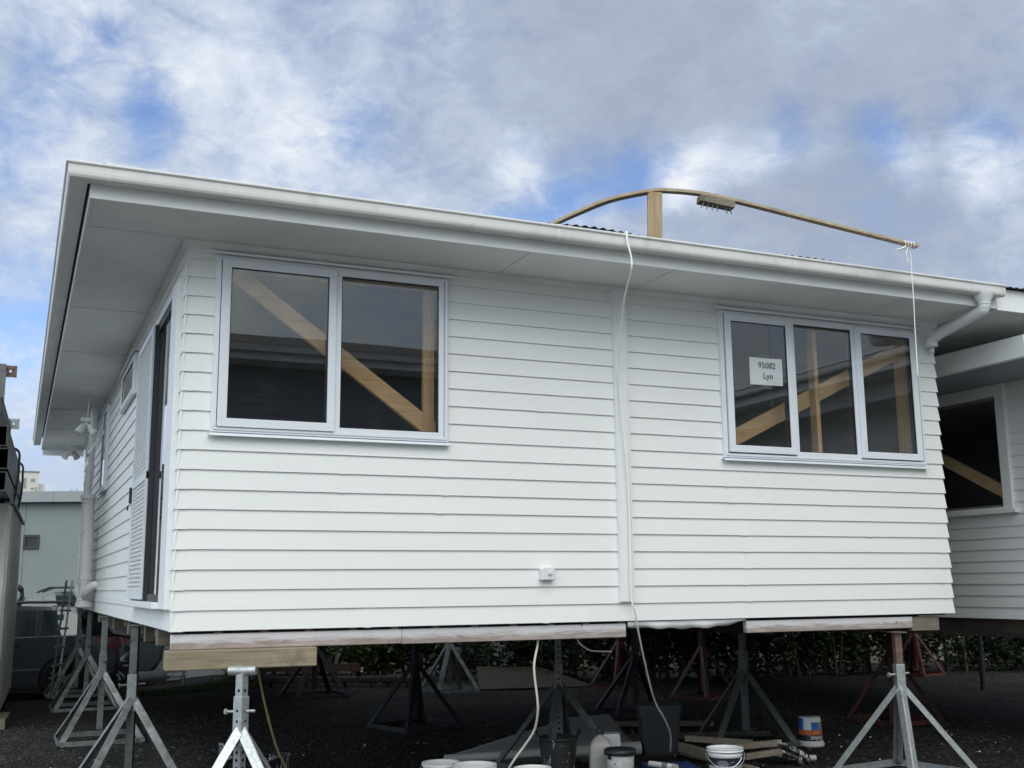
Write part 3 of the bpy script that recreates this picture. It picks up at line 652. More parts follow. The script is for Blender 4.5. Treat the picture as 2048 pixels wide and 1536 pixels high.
# bearers under the floor
mb = MB(); mb.box(.012, 1.61, .03, .085, -.122, -.021); mb.build('bearer', 'bearer', house, .004)
mb = MB(); mb.box(1.613, 3.452, .032, .085, -.126, -.021); mb.build('bearer', 'bearer', house, .004)
mb = MB(); mb.box(4.588, 6.36, .03, .085, -.122, -.024); mb.build('bearer', 'bearer', house, .004)
mb = MB(); mb.box(6.365, 6.68, .04, .10, -.150, -.024); mb.build('bearer', 'oldwood', house, .006)
for i in range(22):
    a = .14+i*.155
    if a < 3.4 and i % 2: MB().box(a, a+.05, .034, .08, -.0205, -.004).build('packer', 'oldwood', house)
for y, x1 in [(2.50, 6.6), (5.9, 6.6), (9.5, 3.3), (11.6, 3.3)]:
    MB().box(.10, x1, y, y+.10, -.17, -.018).build('cross_bearer', 'oldwood', house, .004)
for x in [.35, 2.2, 3.3, 4.9, 6.5]:
    MB().box(x, x+.09, .2, 6.8 if x > 3.3 else 12.3, -.26 if 0 else -.15, -.018).build('long_bearer', 'darkwood', house)
for y in [.9, 1.5, 3.3, 4.2, 7.2]: MB().box(.05+.03*math.sin(y*5), .22, y, y+.06+.05*abs(math.sin(y*3)), -.07-.07*abs(math.sin(y*2.3)), -.018).build('packing_block', 'oldwood', house, .006)
mb = MB(); n = 24                                      # loose white building wrap hanging between the bearers
vs = []
for i in range(n+1):
    x = 3.462 + 1.11*i/n; d = .042 + .022*math.sin(i/n*math.pi) + .006*math.sin(i*1.3) - .028*max(0, (i/n-.8)/.2)
    vs += [V(x, .02, -.006), V(x, .025+.01*math.sin(i*.7), -.006-d)]
mb.add(vs, [(2*i, 2*i+2, 2*i+3, 2*i+1) for i in range(n)], 0, True); o = mb.build('building_wrap', 'white_plastic', house)
so = o.modifiers.new('thick', 'SOLIDIFY'); so.thickness = .002

# paper notice behind the glass of the right-hand window
sg = thing('paper_notice', 'white paper notice reading 95082 Lyn stuck in the left pane of the triple window', 'notice', (4.88, -.022, 2.08))
mb = MB(); n = 8; vs = []
for i in range(n+1):
    x = 4.706+.344*i/n; y = -.0185+.002*math.sin(i/n*3.0)
    for z in (1.961, 2.198): vs.append(V(x, y+(.004 if z < 2 and i > 6 else 0), z + .004*(i/n)))
mb.add(vs, [(2*i, 2*i+2, 2*i+3, 2*i+1) for i in range(n)]); pp = mb.build('sheet', 'paper', sg); pp.modifiers.new('t', 'SOLIDIFY').thickness = .001
for body, x, z in (('95082', 4.885, 2.132), ('Lyn', 4.893, 2.040)):
    vs, fs = text_mesh(body, .074, .0005, .0007)
    MB().add([V(x+v.x, -.0215-v.z, z+v.y) for v in vs], fs).build('lettering', 'ink', sg)
for x, z in ((4.88, 2.215), (4.88, 1.944)):
    MB().box(x-.045, x+.045, -.0215, -.0195, z-.016, z+.012).build('tape', 'black_plastic', sg)

# ------------------------------------------------------------------ steel stands
def stand(label, x, y, ang, top, m, apex=.75, hd=.62, tm=None, sleeve_h=.18, head='plate', group='steel house stands', r=.030, pin=True, holes=False, turn=None, z0=None, post0=.12):
    g = G if z0 is None else z0
    t = thing('house_stand', label, 'steel stand', (x, y, g), group); tm = tm or m
    Z = lambda z: g+z
    cs = [V(x+hd*math.cos(R(ang+90*k)), y+hd*math.sin(R(ang+90*k)), g) for k in range(4)]
    ba = ang+45 if turn is None else turn
    def sq(mb, z0, z1, s, mi=0):
        a = R(ba); ux, uy = V(math.cos(a), math.sin(a), 0), V(-math.sin(a), math.cos(a), 0); c = V(x, y, 0)
        vs = [c+ux*(i*s)+uy*(j*s)+V(0, 0, z) for z in (z0, z1) for j in (-1, 1) for i in (-1, 1)]
        mb.add(vs, [(0, 2, 3, 1), (4, 5, 7, 6), (0, 1, 5, 4), (2, 6, 7, 3), (0, 4, 6, 2), (1, 3, 7, 5)], mi); return ux, uy, c
    mb = MB(); sq(mb, Z(apex-.12), Z(apex+sleeve_h), r*1.3); sl = mb.build('sleeve', m, t, .003)
    mb = MB(); ux, uy, c = sq(mb, Z(post0), top, r)
    if holes:
        z = Z(.16)
        while z < top-.08:
            if z < Z(apex-.13) or z > Z(apex+sleeve_h):
                for d, s in ((ux, 1), (ux, -1), (uy, 1), (uy, -1)):
                    p = c+d*(s*r)+V(0, 0, z); mb.cyl(p-d*(s*.002), p+d*(s*.0008), .0105, None, 10, 1)
            z += .048
        for d, s in ((ux, 1), (ux, -1), (uy, 1), (uy, -1)):
            for zz in (.035, .10):
                p = c+d*(s*r*1.3)+V(0, 0, Z(apex+zz)); mb.cyl(p, p+d*(s*.0012), .009, None, 10, 1)
    mb.build('post', [tm, 'hole'], t, .0)
    ap = V(x, y, Z(apex))
    for k, cn in enumerate(cs):
        d = (cn-V(x, y, g)).normalized(); sd_ = V(-d.y, d.x, 0); mb = MB()
        p, q = ap+d*(r*1.35), cn+V(0, 0, .02); ln = (q-p).normalized(); nrm = sd_.cross(ln).normalized()
        if nrm.z < 0: nrm = -nrm
        # steel angle, its spine turned outwards
        w = .058; a1 = (sd_-nrm).normalized()*w; a2 = (-sd_-nrm).normalized()*w; th = .006
        for a in (a1, a2):
            nn = ln.cross(a).normalized()*th
            mb.add([p, q, q+a, p+a, p+nn, q+nn, q+a+nn, p+a+nn], [(0, 1, 2, 3), (7, 6, 5, 4), (0, 4, 5, 1), (2, 6, 7, 3), (0, 3, 7, 4), (1, 5, 6, 2)])
        mb.build('leg', m, t, .0015)
        nx = cs[(k+1) % 4]; mb = MB(); e = (nx-cn).normalized()
        mb.bar(cn+V(0, 0, .028)+e*.02, nx+V(0, 0, .028)-e*.02, .006, .05); mb.bar(cn+V(0, 0, .004)+e*.02+(V(x, y, g)-cn)*.05, nx+V(0, 0, .004)-e*.02+(V(x, y, g)-nx)*.05, .045, .006)
        mb.build('base_rail', m, t)
    if pin:
        mb = MB(); a = R(ba+12); d = V(math.cos(a), math.sin(a), .05); zz = V(0, 0, Z(apex+.095)); cc = V(x, y, 0)+zz
        mb.cyl(cc-d*.10, cc+d*.10, .010, None, 10); mb.cyl(cc-d*.115, cc-d*.10, .02, None, 6, smooth=False); mb.build('pin', 'galv' if m == 'galv' else 'galv_d', t)
    if head == 'tube':
        mb = MB(); dv = V(.92, -.40, 0); c0 = V(x, y, top+.018); mb.cyl(c0-dv*.088, c0+dv*.088, .030, None, 18); mb.build('cradle', 'galv', t)
    else:
        mb = MB(); sq(mb, top, top+.008, r*2.2); mb.build('head_plate', tm, t)
    return t
L = 'steel house stand'
stand('bright galvanised stand with punched post and tube cradle, propping the timber block at front left', .435, -.24, -60, -.268, 'galv', holes=True, head='tube', r=.028, turn=-52, sleeve_h=.19)
stand('grey steel stand with plain post nearest the corner along the left side wall', .0, 2.28, 45, -.026, 'galv_m', tm='galv_d', turn=-20)
stand('grey steel stand second from the corner in the row under the left side wall', -.005, 5.70, 45, -.026, 'galv_m')
stand('grey steel stand third from the corner in the row under the left side wall', .04, 9.3, 45, -.026, 'galv_m')
stand('farthest grey stand in the left side row, before the car wheel', .02, 11.5, 45, -.026, 'galv_m')
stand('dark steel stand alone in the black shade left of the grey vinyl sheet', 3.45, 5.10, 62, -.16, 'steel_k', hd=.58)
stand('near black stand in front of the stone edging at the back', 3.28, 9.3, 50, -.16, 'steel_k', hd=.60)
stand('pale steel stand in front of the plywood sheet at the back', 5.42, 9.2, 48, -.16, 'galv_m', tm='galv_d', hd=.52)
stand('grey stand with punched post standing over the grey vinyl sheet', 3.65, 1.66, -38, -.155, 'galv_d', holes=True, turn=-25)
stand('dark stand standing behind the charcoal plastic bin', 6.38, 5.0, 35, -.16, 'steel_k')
stand('grey stand standing behind the open paint pail and old timbers', 6.15, 2.32, 23, -.03, 'galv_d', turn=-60)
stand('bright galvanised stand with brown post under the right end of the front bearer', 6.12, -.02, -126, -.155, 'galv', tm='rust', turn=-17, post0=.70)
REDG = 'red painted house stands'
stand('red stand at the back between the plywood sheet and the hedge', 8.05, 8.4, 50, -.2, 'red', hd=.52, group=REDG, pin=False)
stand('red stand at the back left of the grey stand with the paint pail', 8.28, 6.35, 62, -.2, 'red', hd=.50, group=REDG, pin=False)
stand('large red stand right behind the bright galvanised stand at right', 8.72, 2.95, 46, -.2, 'red', hd=.56, group=REDG, pin=False, apex=.80)
stand('farthest red stand beside the hedge at right', 13.8, 7.95, 60, -.2, 'red', hd=.5, group=REDG, pin=False)

# ------------------------------------------------------------------ timber under the front bearer
MB().box(-.024, .975, -.05, .10, -.250, -.1235).build('timber_block', 'block', loc=(.47, .02, -.25), bevel=.006)
tag(bpy.data.objects['timber_block'], 'thick rough sawn timber block lying on the stand cradle under the front bearer', 'timber')

# ------------------------------------------------------------------ bent batten on the roof
ar = thing('batten_gantry', 'bent timber batten arching over the roof edge from a short post', 'timber frame', (3.53, -.46, 2.94))
pts = smooth([(2.60, -.06, 3.03), (2.713, -.1, 3.087), (2.955, -.2, 3.212), (3.205, -.33, 3.32), (3.506, -.45, 3.392), (3.64, -.5, 3.40), (3.894, -.58, 3.383), (4.173, -.66, 3.335), (4.929, -.83, 3.187), (5.737, -1.0, 3.037)], 6)
mb = MB(); vs = []
for i, p in enumerate(pts):
    d = (pts[min(i+1, len(pts)-1)]-pts[max(i-1, 0)]).normalized(); h = V(-d.y, d.x, 0).normalized(); n = h.cross(d)
    n = n if n.z > 0 else -n
    w = .042 if i < 24 else .03; vs += [p+h*w+n*.0, p-h*w+n*.0, p-h*w-n*.026, p+h*w-n*.026]
N = len(pts); fs = [(4*i+k, 4*i+(k+1) % 4, 4*i+4+(k+1) % 4, 4*i+4+k) for i in range(N-1) for k in range(4)]+[(0, 1, 2, 3), (4*N-4, 4*N-3, 4*N-2, 4*N-1)]
mb.add(vs, fs); mb.build('batten', 'batten', ar, .002)
mb = MB(); mb.bar((3.525, -.465, 2.90), (3.535, -.47, 3.365), .115, .05, (.4, .9, 0)); mb.build('post', 'post_z', ar, .003)
mb = MB(); mb.bar((3.875, -.585, 3.322), (4.155, -.655, 3.275), .10, .058); nb = mb.build('nail_block', 'oldwood', ar, .003)
mb = MB()
for i, t in enumerate((.10, .22, .34, .46, .70, .80)):
    p = V(3.875, -.62, 3.30).lerp(V(4.155, -.69, 3.25), t); mb.cyl(p, p+V(.012*(i-3), .0, -.062), .0045, None, 6)
mb.build('nail', 'galv_d', nb)
mb = MB(); e = V(5.69, -.995, 3.035)
for k in range(4): mb.tube([e+V(-.10+.03*k+.02*math.cos(a), .05*math.cos(a), -.012+.03*math.sin(a)) for a in [i*math.pi/5 for i in range(11)]], .004, 6)
mb.tube(smooth([e+V(-.10, -.03, -.03), e+V(-.16, -.04, -.06), e+V(-.21, -.04, -.075)], 4), .006, 6); mb.tube(smooth([e+V(-.08, -.03, -.04), e+V(-.115, -.04, -.10), e+V(-.10, -.04, -.17)], 4), .004, 6)
kn = mb.build('cord_lashing', 'cable_w', ar)
MB().tube(smooth([(5.655, -1.0, 3.02), (5.652, -1.0, 2.8), (5.650, -1.0, 2.55), (5.652, -.99, 2.35), (5.648, -.99, 2.15), (5.643, -.99, 1.93)], 5), .004, 6).build('hanging_cord', 'cable_w', ar)

# ------------------------------------------------------------------ cables
def cable(name, label, pts, r, m, cat='cable'):
    o = MB().tube(smooth(pts, 6), r, 8).build(name, m, loc=pts[-1]); return tag(o, label, cat)
cable('white_cable', 'long white cable hanging from the gutter down the cover strip to the ground', [(3.13, -.66, 2.872), (3.10, -.74, 2.884), (3.077, -.80, 2.880), (3.073, -.815, 2.80), (3.094, -.83, 2.675), (3.105, -.8, 2.571), (3.221, -.5, 2.483), (3.302, -.3, 2.337), (3.388, -.075, 1.963), (3.423, -.06, 1.539), (3.463, -.05, 0.94), (3.459, -.05, 0.237), (3.495, -.04, 0.064), (3.614, .1, -.155), (3.929, .5, -.544), (4.165, .8, -.743), (4.397, 1.05, -.905), (4.632, 1.35, -1.081), (4.791, 1.62, -1.27)], .0075, 'cable_w')
cable('hanging_cable', 'cream cable hanging from under the bearer behind the white buckets', [(2.721, .1, -.093), (2.716, .1, -.167), (2.684, .1, -.333), (2.733, .15, -.577), (2.755, .2, -.693), (2.77, .3, -.822), (2.738, .4, -.936), (2.688, .5, -1.057), (2.654, .6, -1.18), (2.6, .7, -1.33)], .0092, 'cable')
cable('loose_cable_end', 'short loose cable end poking out below the bearer near the punched grey stand', [(3.151, .3, -.10), (3.173, .3, -.17), (3.258, .32, -.224), (3.341, .35, -.243), (3.519, .4, -.255)], .007, 'cable')
cable('yellow_cord', 'dull yellow cord hanging from the timber block behind the near galvanised stand', [(.598, .15, -.20), (.628, .2, -.297), (.692, .3, -.493), (.76, .4, -.676), (.85, .55, -.87), (.961, .7, -1.054), (1.06, .85, -1.34)], .008, 'cord_y', 'cord')

# ------------------------------------------------------------------ things on the ground
def bucket(name, label, x, y, r, h, m, inner='white_plastic', taper=.87, lid=None, handle=True, group=None, content=None, rim=.012):
    t = thing(name, label, 'bucket', (x, y, G), group); g = V(x, y, G)
    mb = MB(); mb.lathe([(0, .004), (r*taper, .004), (r*taper, .012), (r*(taper+.8*(1-taper)), h*.78), (r, h*.80), (r, h*.82), (r*.985, h*.825), (r*.99, h*.90), (r+rim, h*.905), (r+rim, h*.93), (r, h*.94), (r+.004, h-.006), (r+rim*.8, h-.004), (r+rim*.8, h), (r-.006, h), (r*.97, h*.9), (r*.93, .02), (0, .02)], g, 40)
    mb.build('body', m, t)
    if content:
        MB().lathe([(r*.93, h*.72), (0, h*.73)], g, 30).build('contents', content, t)
    if lid:
        mb = MB(); mb.lathe([(r+.014, h-.035), (r+.018, h-.033), (r+.018, h+.004), (r+.010, h+.012), (r-.004, h+.012), (r-.012, h+.004), (0, h+.006)], g, 40); mb.build('lid', lid, t)
    if handle:
        mb = MB(); pts = [g+V((r+.016)*math.cos(a)*.92-(r+.016)*math.sin(a)*.38, (r+.016)*math.cos(a)*-.40-(r+.012)*math.sin(a)*.9, h*.84-.11*abs(math.sin(a))) for a in [math.pi*i/14 for i in range(15)]]
        mb.tube(pts, .004, 6); mb.build('handle', 'galv' if m != 'pail' else 'white_plastic', t)
    return t
def wrap(t, name, x, y, r, z0, z1, a0, a1, m, r1=None, off=.0012, n=14):
    """a label wrapped round part of a bucket"""
    r1 = r if r1 is None else r1; mb = MB(); vs = []
    for i in range(n+1):
        a = a0+(a1-a0)*i/n
        vs += [V(x+(r+off)*math.cos(a), y+(r+off)*math.sin(a), z0), V(x+(r1+off)*math.cos(a), y+(r1+off)*math.sin(a), z1)]
    mb.add(vs, [(2*i, 2*i+2, 2*i+3, 2*i+1) for i in range(n)], 0, True); return mb.build(name, m, t)
def wrap_text(t, body, size, x, y, r, zc, ac, m, flip=False, slope=0.0, bold=.001):
    vs, fs = text_mesh(body, size, .0004, bold); out = []
    for v in vs:
        u, w = (-v.x, -v.y) if flip else (v.x, v.y)
        a = ac+u/r; rr_ = r+.003+v.z+slope*w; out.append(V(x+rr_*math.cos(a), y+rr_*math.sin(a), zc+w))
    return MB().add(out, fs).build('lettering', m, t)
FACE = math.atan2(-.90, -.52)                # direction from the yard things towards the street side
bucket('white_bucket', 'white bucket at the bottom edge, partly behind the larger white bucket', 2.26, .98, .145, .245, 'white_plastic', group='open white buckets', content='grey_plastic')
bucket('white_bucket', 'larger open white bucket at the bottom edge, beside the grey vinyl roll', 2.42, .66, .165, .26, 'white_plastic', group='open white buckets', content='grey_plastic')
bucket('white_bucket', 'white bucket at the bottom edge under the end of the cream cable', 2.80, .40, .135, .245, 'white_plastic', group='open white buckets', content='grey_plastic')
# bucket with black lid
x, y = 3.83, .86
t = bucket('lidded_bucket', 'white paint bucket with a black lid beside the dirty plastic jug', x, y, .120, .25, 'white_plastic', lid='black_plastic', handle=False)
LR = lambda z: .12*(.87+.104*z/.195)
for i in range(7): wrap(t, 'fine_print', x, y, LR(.17-.013*i), G+.168-.013*i, G+.171-.013*i, FACE+.15, FACE+.15+(.75 if i % 3 else .5), 'flash', off=.0022)
wrap(t, 'emblem', x, y, LR(.15), G+.145, G+.158, FACE-.42, FACE-.32, 'ink', off=.0022); wrap(t, 'lid_tab', x, y, LR(.19)+.004, G+.185, G+.215, FACE-1.0, FACE-.62, 'black_plastic', off=.006)
# open paint pail
M['pail_dark'] = mat('pail_label_navy', (.014, .016, .035), .4, var=.1); M['pail_orange'] = mat('pail_label_orange', (.55, .13, .03), .4, var=.1); M['pail_blue'] = mat('pail_label_blue', (.02, .16, .55), .4, var=.1); M['wine'] = mat('dried_red_paint', (.11, .02, .025), .6, var=.4, vscale=14)
x, y, r, h = 4.60, .44, .145, .275
t = bucket('paint_pail', 'open white paint pail with navy label and dried red paint, before the old timbers', x, y, r, h, 'white_plastic', content='wine')
PR = lambda z: r*(.87+.104*z/(h*.78))
wrap(t, 'label_band', x, y, PR(.115), G+.115, G+.205, FACE-1.5, FACE+1.5, 'pail_dark', PR(.205), .0018, 28)
wrap(t, 'label_band', x, y, PR(.03), G+.03, G+.10, FACE-1.5, FACE-.05, 'white_plastic', PR(.10), .0018, 28); wrap(t, 'label_band', x, y, PR(.03), G+.03, G+.105, FACE+.02, FACE+.55, 'pail_blue', PR(.105), .0018); wrap(t, 'label_band', x, y, PR(.03), G+.03, G+.112, FACE+.62, FACE+1.3, 'pail_orange', PR(.112), .0018)
wrap(t, 'label_band', x, y, PR(.112), G+.112, G+.115, FACE-1.5, FACE+1.5, 'wine', PR(.115), .0018, 28)
for i, (a, b, c) in enumerate([(-.45, .0, .178), (-.62, .1, .166), (-.55, .22, .156), (-.50, .05, .146), (-.75, -.3, .138), (.25, .5, .17)]): wrap(t, 'fine_print', x, y, PR(c), G+c, G+c+.005, FACE+a, FACE+b, 'flash', off=.003)
mb = MB(); mb.tube(smooth([V(x+.155*math.cos(FACE+a), y+.155*math.sin(FACE+a), G+z) for a, z in [(1.0, .205), (.95, .195), (.7, .165), (.4, .14), (.0, .112), (-.5, .098), (-1.0, .10)]], 5), .0045, 6); mb.build('wire_handle', 'white_plastic', t)
# upside-down paint pail
x, y, r, h = 6.565, 1.80, .122, .285
t = thing('upturned_pail', 'paint pail standing upside down with orange, blue and navy label, beyond the grey stand', 'bucket', (x, y, G)); g = V(x, y, G)
MB().lathe([(0, .0), (r+.012, .0), (r+.014, .012), (r+.014, .03), (r+.004, .034), (r+.004, .052), (r, .056), (r*.87, h-.004), (r*.86, h), (0, h-.003)], g, 40).build('body', 'white_plastic', t)
UR = lambda z: r*(1-.13*(z-.056)/(h-.06)); a0, a1 = FACE-1.55, FACE+1.55
wrap(t, 'label_band', x, y, UR(.058), G+.058, G+.115, a0, a1, 'pail_dark', UR(.115), .0015, 30)
wrap(t, 'label_band', x, y, UR(.1155), G+.1155, G+.165, a0, a1, 'pail_orange', UR(.165), .0015, 30)
wrap(t, 'label_band', x, y, UR(.1655), G+.1655, G+.278, a0, FACE-.75, 'pail_blue', UR(.278), .0015, 10); wrap(t, 'label_band', x, y, UR(.1655), G+.1655, G+.278, FACE-.74, FACE-.05, 'white_plastic', UR(.278), .0015, 10)
wrap(t, 'label_band', x, y, UR(.1655), G+.1655, G+.24, FACE-.04, FACE+.62, 'pail_blue', UR(.24), .0015, 10); wrap(t, 'label_band', x, y, UR(.24), G+.2405, G+.278, FACE-.04, a1, 'white_plastic', UR(.278), .0015, 14); wrap(t, 'label_band', x, y, UR(.1655), G+.1655, G+.24, FACE+.63, a1, 'flash', UR(.24), .0015, 10)
M['amber'] = mat('amber_print', (.60, .30, .06), .5); 
wrap(t, 'label_band', x, y, UR(.14), G+.128, G+.158, FACE+.12, FACE+.75, 'amber', UR(.158), .003, 8)
wrap_text(t, 'Dulux', .058, x, y, UR(.085)+.001, G+.086, FACE+.45, 'white_plastic', True, -.0, .0015)
# plaster tub with two handles
x, y, r, h = 3.47, 1.32, .170, .33
t = thing('rubber_tub', 'black flexible tub caked with white plaster, between the legs of the punched stand', 'tub', (x, y, G)); g = V(x, y, G)
prof = [(0, .004), (.125, .004), (.135, .015)]
for i in range(14): z = .03+i*.019; rr_ = .135+.028*z/.3; prof += [(rr_, z), (rr_+.004, z+.006), (rr_+.004, z+.011), (rr_, z+.016)]
prof += [(.168, .30), (.176, .31), (.176, .33), (.166, .33), (.158, .28), (.13, .03), (0, .03)]
MB().lathe(prof, g, 44).build('body', 'tub', t)
for s in (1, -1):
    d = V(.92, -.40, 0)*s; e = V(.40, .92, 0); mb = MB()
    mb.tube(smooth([g+d*.17-e*.09+V(0, 0, .31), g+d*.185-e*.07+V(0, 0, .36), g+d*.195+V(0, 0, .385), g+d*.185+e*.07+V(0, 0, .36), g+d*.17+e*.09+V(0, 0, .31)], 5), .011, 8); mb.build('handle', 'black_plastic', t)
# dirty jug
x, y = 3.78, 1.12; t = thing('plastic_jug', 'dirty translucent plastic jug with black cap', 'jug', (x, y, G))
def rbox(mb, c, hx, hy, z0, z1, rad, ang, sh=None, n=6):
    """upright rounded box, narrowed towards the top by sh(z) when given"""
    zs = [z0+(z1-z0)*i/12 for i in range(13)]; vs = []
    for z in zs:
        k = sh((z-z0)/(z1-z0)) if sh else 1.0; ring = []
        for qx, qy, a0 in ((1, 1, 0), (-1, 1, 90), (-1, -1, 180), (1, -1, 270)):
            for i in range(n+1):
                a = R(a0+90*i/n); ring.append((qx*(hx-rad)+rad*math.cos(a), qy*(hy-rad)+rad*math.sin(a)))
        ca, sa = math.cos(ang), math.sin(ang)
        vs += [V(c.x+k*(px*ca-py*sa), c.y+k*(px*sa+py*ca), z) for px, py in ring]
    m = 4*(n+1); mb.add(vs, [(i*m+k, i*m+(k+1) % m, (i+1)*m+(k+1) % m, (i+1)*m+k) for i in range(12) for k in range(m)], 0, True)
    mb.add(vs, [tuple(range(m-1, -1, -1)), tuple(range(12*m, 13*m))]); return mb
CA = R(-23.6)
mb = MB(); rbox(mb, V(x, y, 0), .098, .075, G+.004, G+.335, .035, CA, lambda f: 1 if f < .72 else 1-.62*((f-.72)/.28)**1.8); mb.build('body', 'grey_plastic', t)
d = V(.92, -.40, 0); f_ = V(-.40, -.92, 0)
mb = MB(); mb.cyl((x, y, G+.33), (x, y, G+.355), .03, .03, 16); mb.build('neck', 'grey_plastic', t)
mb = MB(); mb.cyl((x, y, G+.352), (x, y, G+.405), .037, .035, 18); mb.tube(smooth([V(x, y, G+.36)-d*.03, V(x, y, G+.40)-d*.07, V(x, y, G+.385)-d*.095, V(x, y, G+.36)-d*.06], 4), .006, 6); mb.build('cap', 'black_plastic', t)
mb = MB(); c = V(x, y, G)+f_*.0755; a = d*.052
mb.add([c-a+V(0, 0, .05), c+a+V(0, 0, .05), c+a+V(0, 0, .19), c-a+V(0, 0, .19), c-a*.8+f_*.006+V(0, 0, .06), c+a*.8+f_*.006+V(0, 0, .06), c+a*.8+f_*.006+V(0, 0, .18), c-a*.8+f_*.006+V(0, 0, .18)], [(0, 1, 5, 4), (1, 2, 6, 5), (2, 3, 7, 6), (3, 0, 4, 7), (4, 5, 6, 7)]); mb.build('side_panel', 'grey_plastic', t)
# white container behind the jug
mb = MB(); rbox(mb, V(4.03, 1.42, 0), .11, .10, G+.004, G+.315, .03, CA, lambda f: 1-.14*f); t = mb.build('plastic_container', 'white_plastic', loc=(4.03, 1.42, G)); tag(t, 'upturned off-white plastic container half hidden behind the jug', 'container')
# charcoal bin
x, y = 4.93, 2.05; t = thing('storage_bin', 'charcoal plastic storage bin with ribbed sides beside the grey vinyl sheet', 'bin', (x, y, G))
mb = MB(); rbox(mb, V(x, y, 0), .20, .17, G+.003, G+.46, .035, CA, lambda f: .86+.14*f)
for i in (-1, 0, 1):
    p = V(x, y, G)+d*(.10*i)+f_*.148; mb.bar(p+V(0, 0, .03), p+f_*.020+V(0, 0, .38), .03, .012, tuple(f_))
mb.build('body', 'bin', t)
mb = MB(); rbox(mb, V(x, y, 0), .212, .182, G+.40, G+.47, .04, CA); mb.build('rim', 'bin', t)
# grey vinyl sheet with its rolled front edge
t = thing('vinyl_sheet', 'grey vinyl sheet lying tented over timber with its front edge rolled up', 'sheet', (4.0, 3.2, G))
A_, B_, C_, D_ = V(2.82, 2.45, G+.05), V(4.62, 1.95, G+.09), V(5.29, 3.74, G+.19), V(4.62, 3.50, G+.20)
mb = MB(); n = 24; vs = []
for j in range(n+1):
    for i in range(n+1):
        p = A_.lerp(B_, i/n).lerp(D_.lerp(C_, i/n), j/n); p.z += .018*noise.noise(p*1.6)+.006*noise.noise(p*6); vs.append(p)
mb.add(vs, [(j*(n+1)+i, j*(n+1)+i+1, (j+1)*(n+1)+i+1, (j+1)*(n+1)+i) for j in range(n) for i in range(n)], 0, True); o = mb.build('sheet', 'tarp', t); o.modifiers.new('t', 'SOLIDIFY').thickness = .004
mb = MB(); mb.tube(smooth([A_+V(-.01, -.06, .0), A_.lerp(B_, .33)+V(0, -.075, .0), A_.lerp(B_, .66)+V(0, -.07, .0), B_+V(.0, -.06, 0)], 8), [.035+.03*i/24 for i in range(25)], 16); mb.build('rolled_edge', 'tarp', t)
# plywood sheet at the back
mb = MB(); q = [V(5.86, 9.03, G+.012), V(7.72, 8.66, G+.012), V(7.35, 10.0, G+.25), V(6.30, 10.25, G+.27)]
mb.prism(q, (0, 0, .015)); M['ply'] = wood('plywood', (.03, .022, .016), (.052, .038, .027), 'X', .8); o = mb.build('plywood_sheet', 'ply', loc=(6.8, 9.2, G)); tag(o, 'brown plywood sheet lying sloped at the back beside the hedge', 'plywood')
# old timbers by the pail
def timber(label, p, q, w, h, m='oldwood'):
    p, q = Vector(p), Vector(q); o = MB().bar(p, q, w, h).build('old_timber', m, loc=(p+q)/2, bevel=.004); return tag(o, label, 'timber', 'old timbers by the paint pail')
timber('long paint stained timber running towards the open paint pail from the bin', (4.90, 1.62, G+.115), (4.86, .62, G+.10), .05, .085)
timber('flat board lying under the long stained timber', (5.02, 1.75, G+.04), (5.05, .65, G+.03), .10, .04)
timber('short timber crossing behind the open paint pail', (5.02, 1.72, G+.175), (5.50, 1.30, G+.15), .06, .055)
timber('pale batten sticking out right of the open paint pail', (5.05, .80, G+.12), (5.46, .83, G+.135), .05, .05)
timber('upper pale batten sticking out right of the open paint pail', (5.15, 1.12, G+.16), (5.58, 1.05, G+.175), .055, .055)
timber('grey board lying flat behind the charcoal bin', (4.85, 3.0, G+.04), (5.9, 2.75, G+.04), .14, .05)
timber('grey plank lying left of the charcoal bin beyond the vinyl sheet', (5.2, 4.3, G+.03), (6.6, 3.6, G+.03), .12, .05)
# splashed ladder hinge / roller frame
t = thing('paint_trestle', 'paint splashed folding trestle end with round feet, beside the pale battens', 'trestle', (5.62, .98, G))
mb = MB(); mb.tube(smooth([(5.56, 1.12, G+.17), (5.62, 1.06, G+.165), (5.72, .96, G+.12), (5.78, .86, G+.06), (5.76, .80, G+.02)], 6), .020, 10); mb.tube(smooth([(5.44, .95, G+.13), (5.55, .87, G+.11), (5.62, .80, G+.07), (5.62, .74, G+.02)], 6), .02, 10); mb.bar((5.50, 1.05, G+.10), (5.72, .86, G+.05), .16, .02); mb.build('frame', 'splash', t)
mb = MB()
for p in ((5.66, 1.13, G+.165), (5.82, .84, G+.055)): mb.cyl(V(*p)-d*.03, V(*p)+d*.03, .028, None, 14)
mb.build('foot', 'grey_plastic', t)
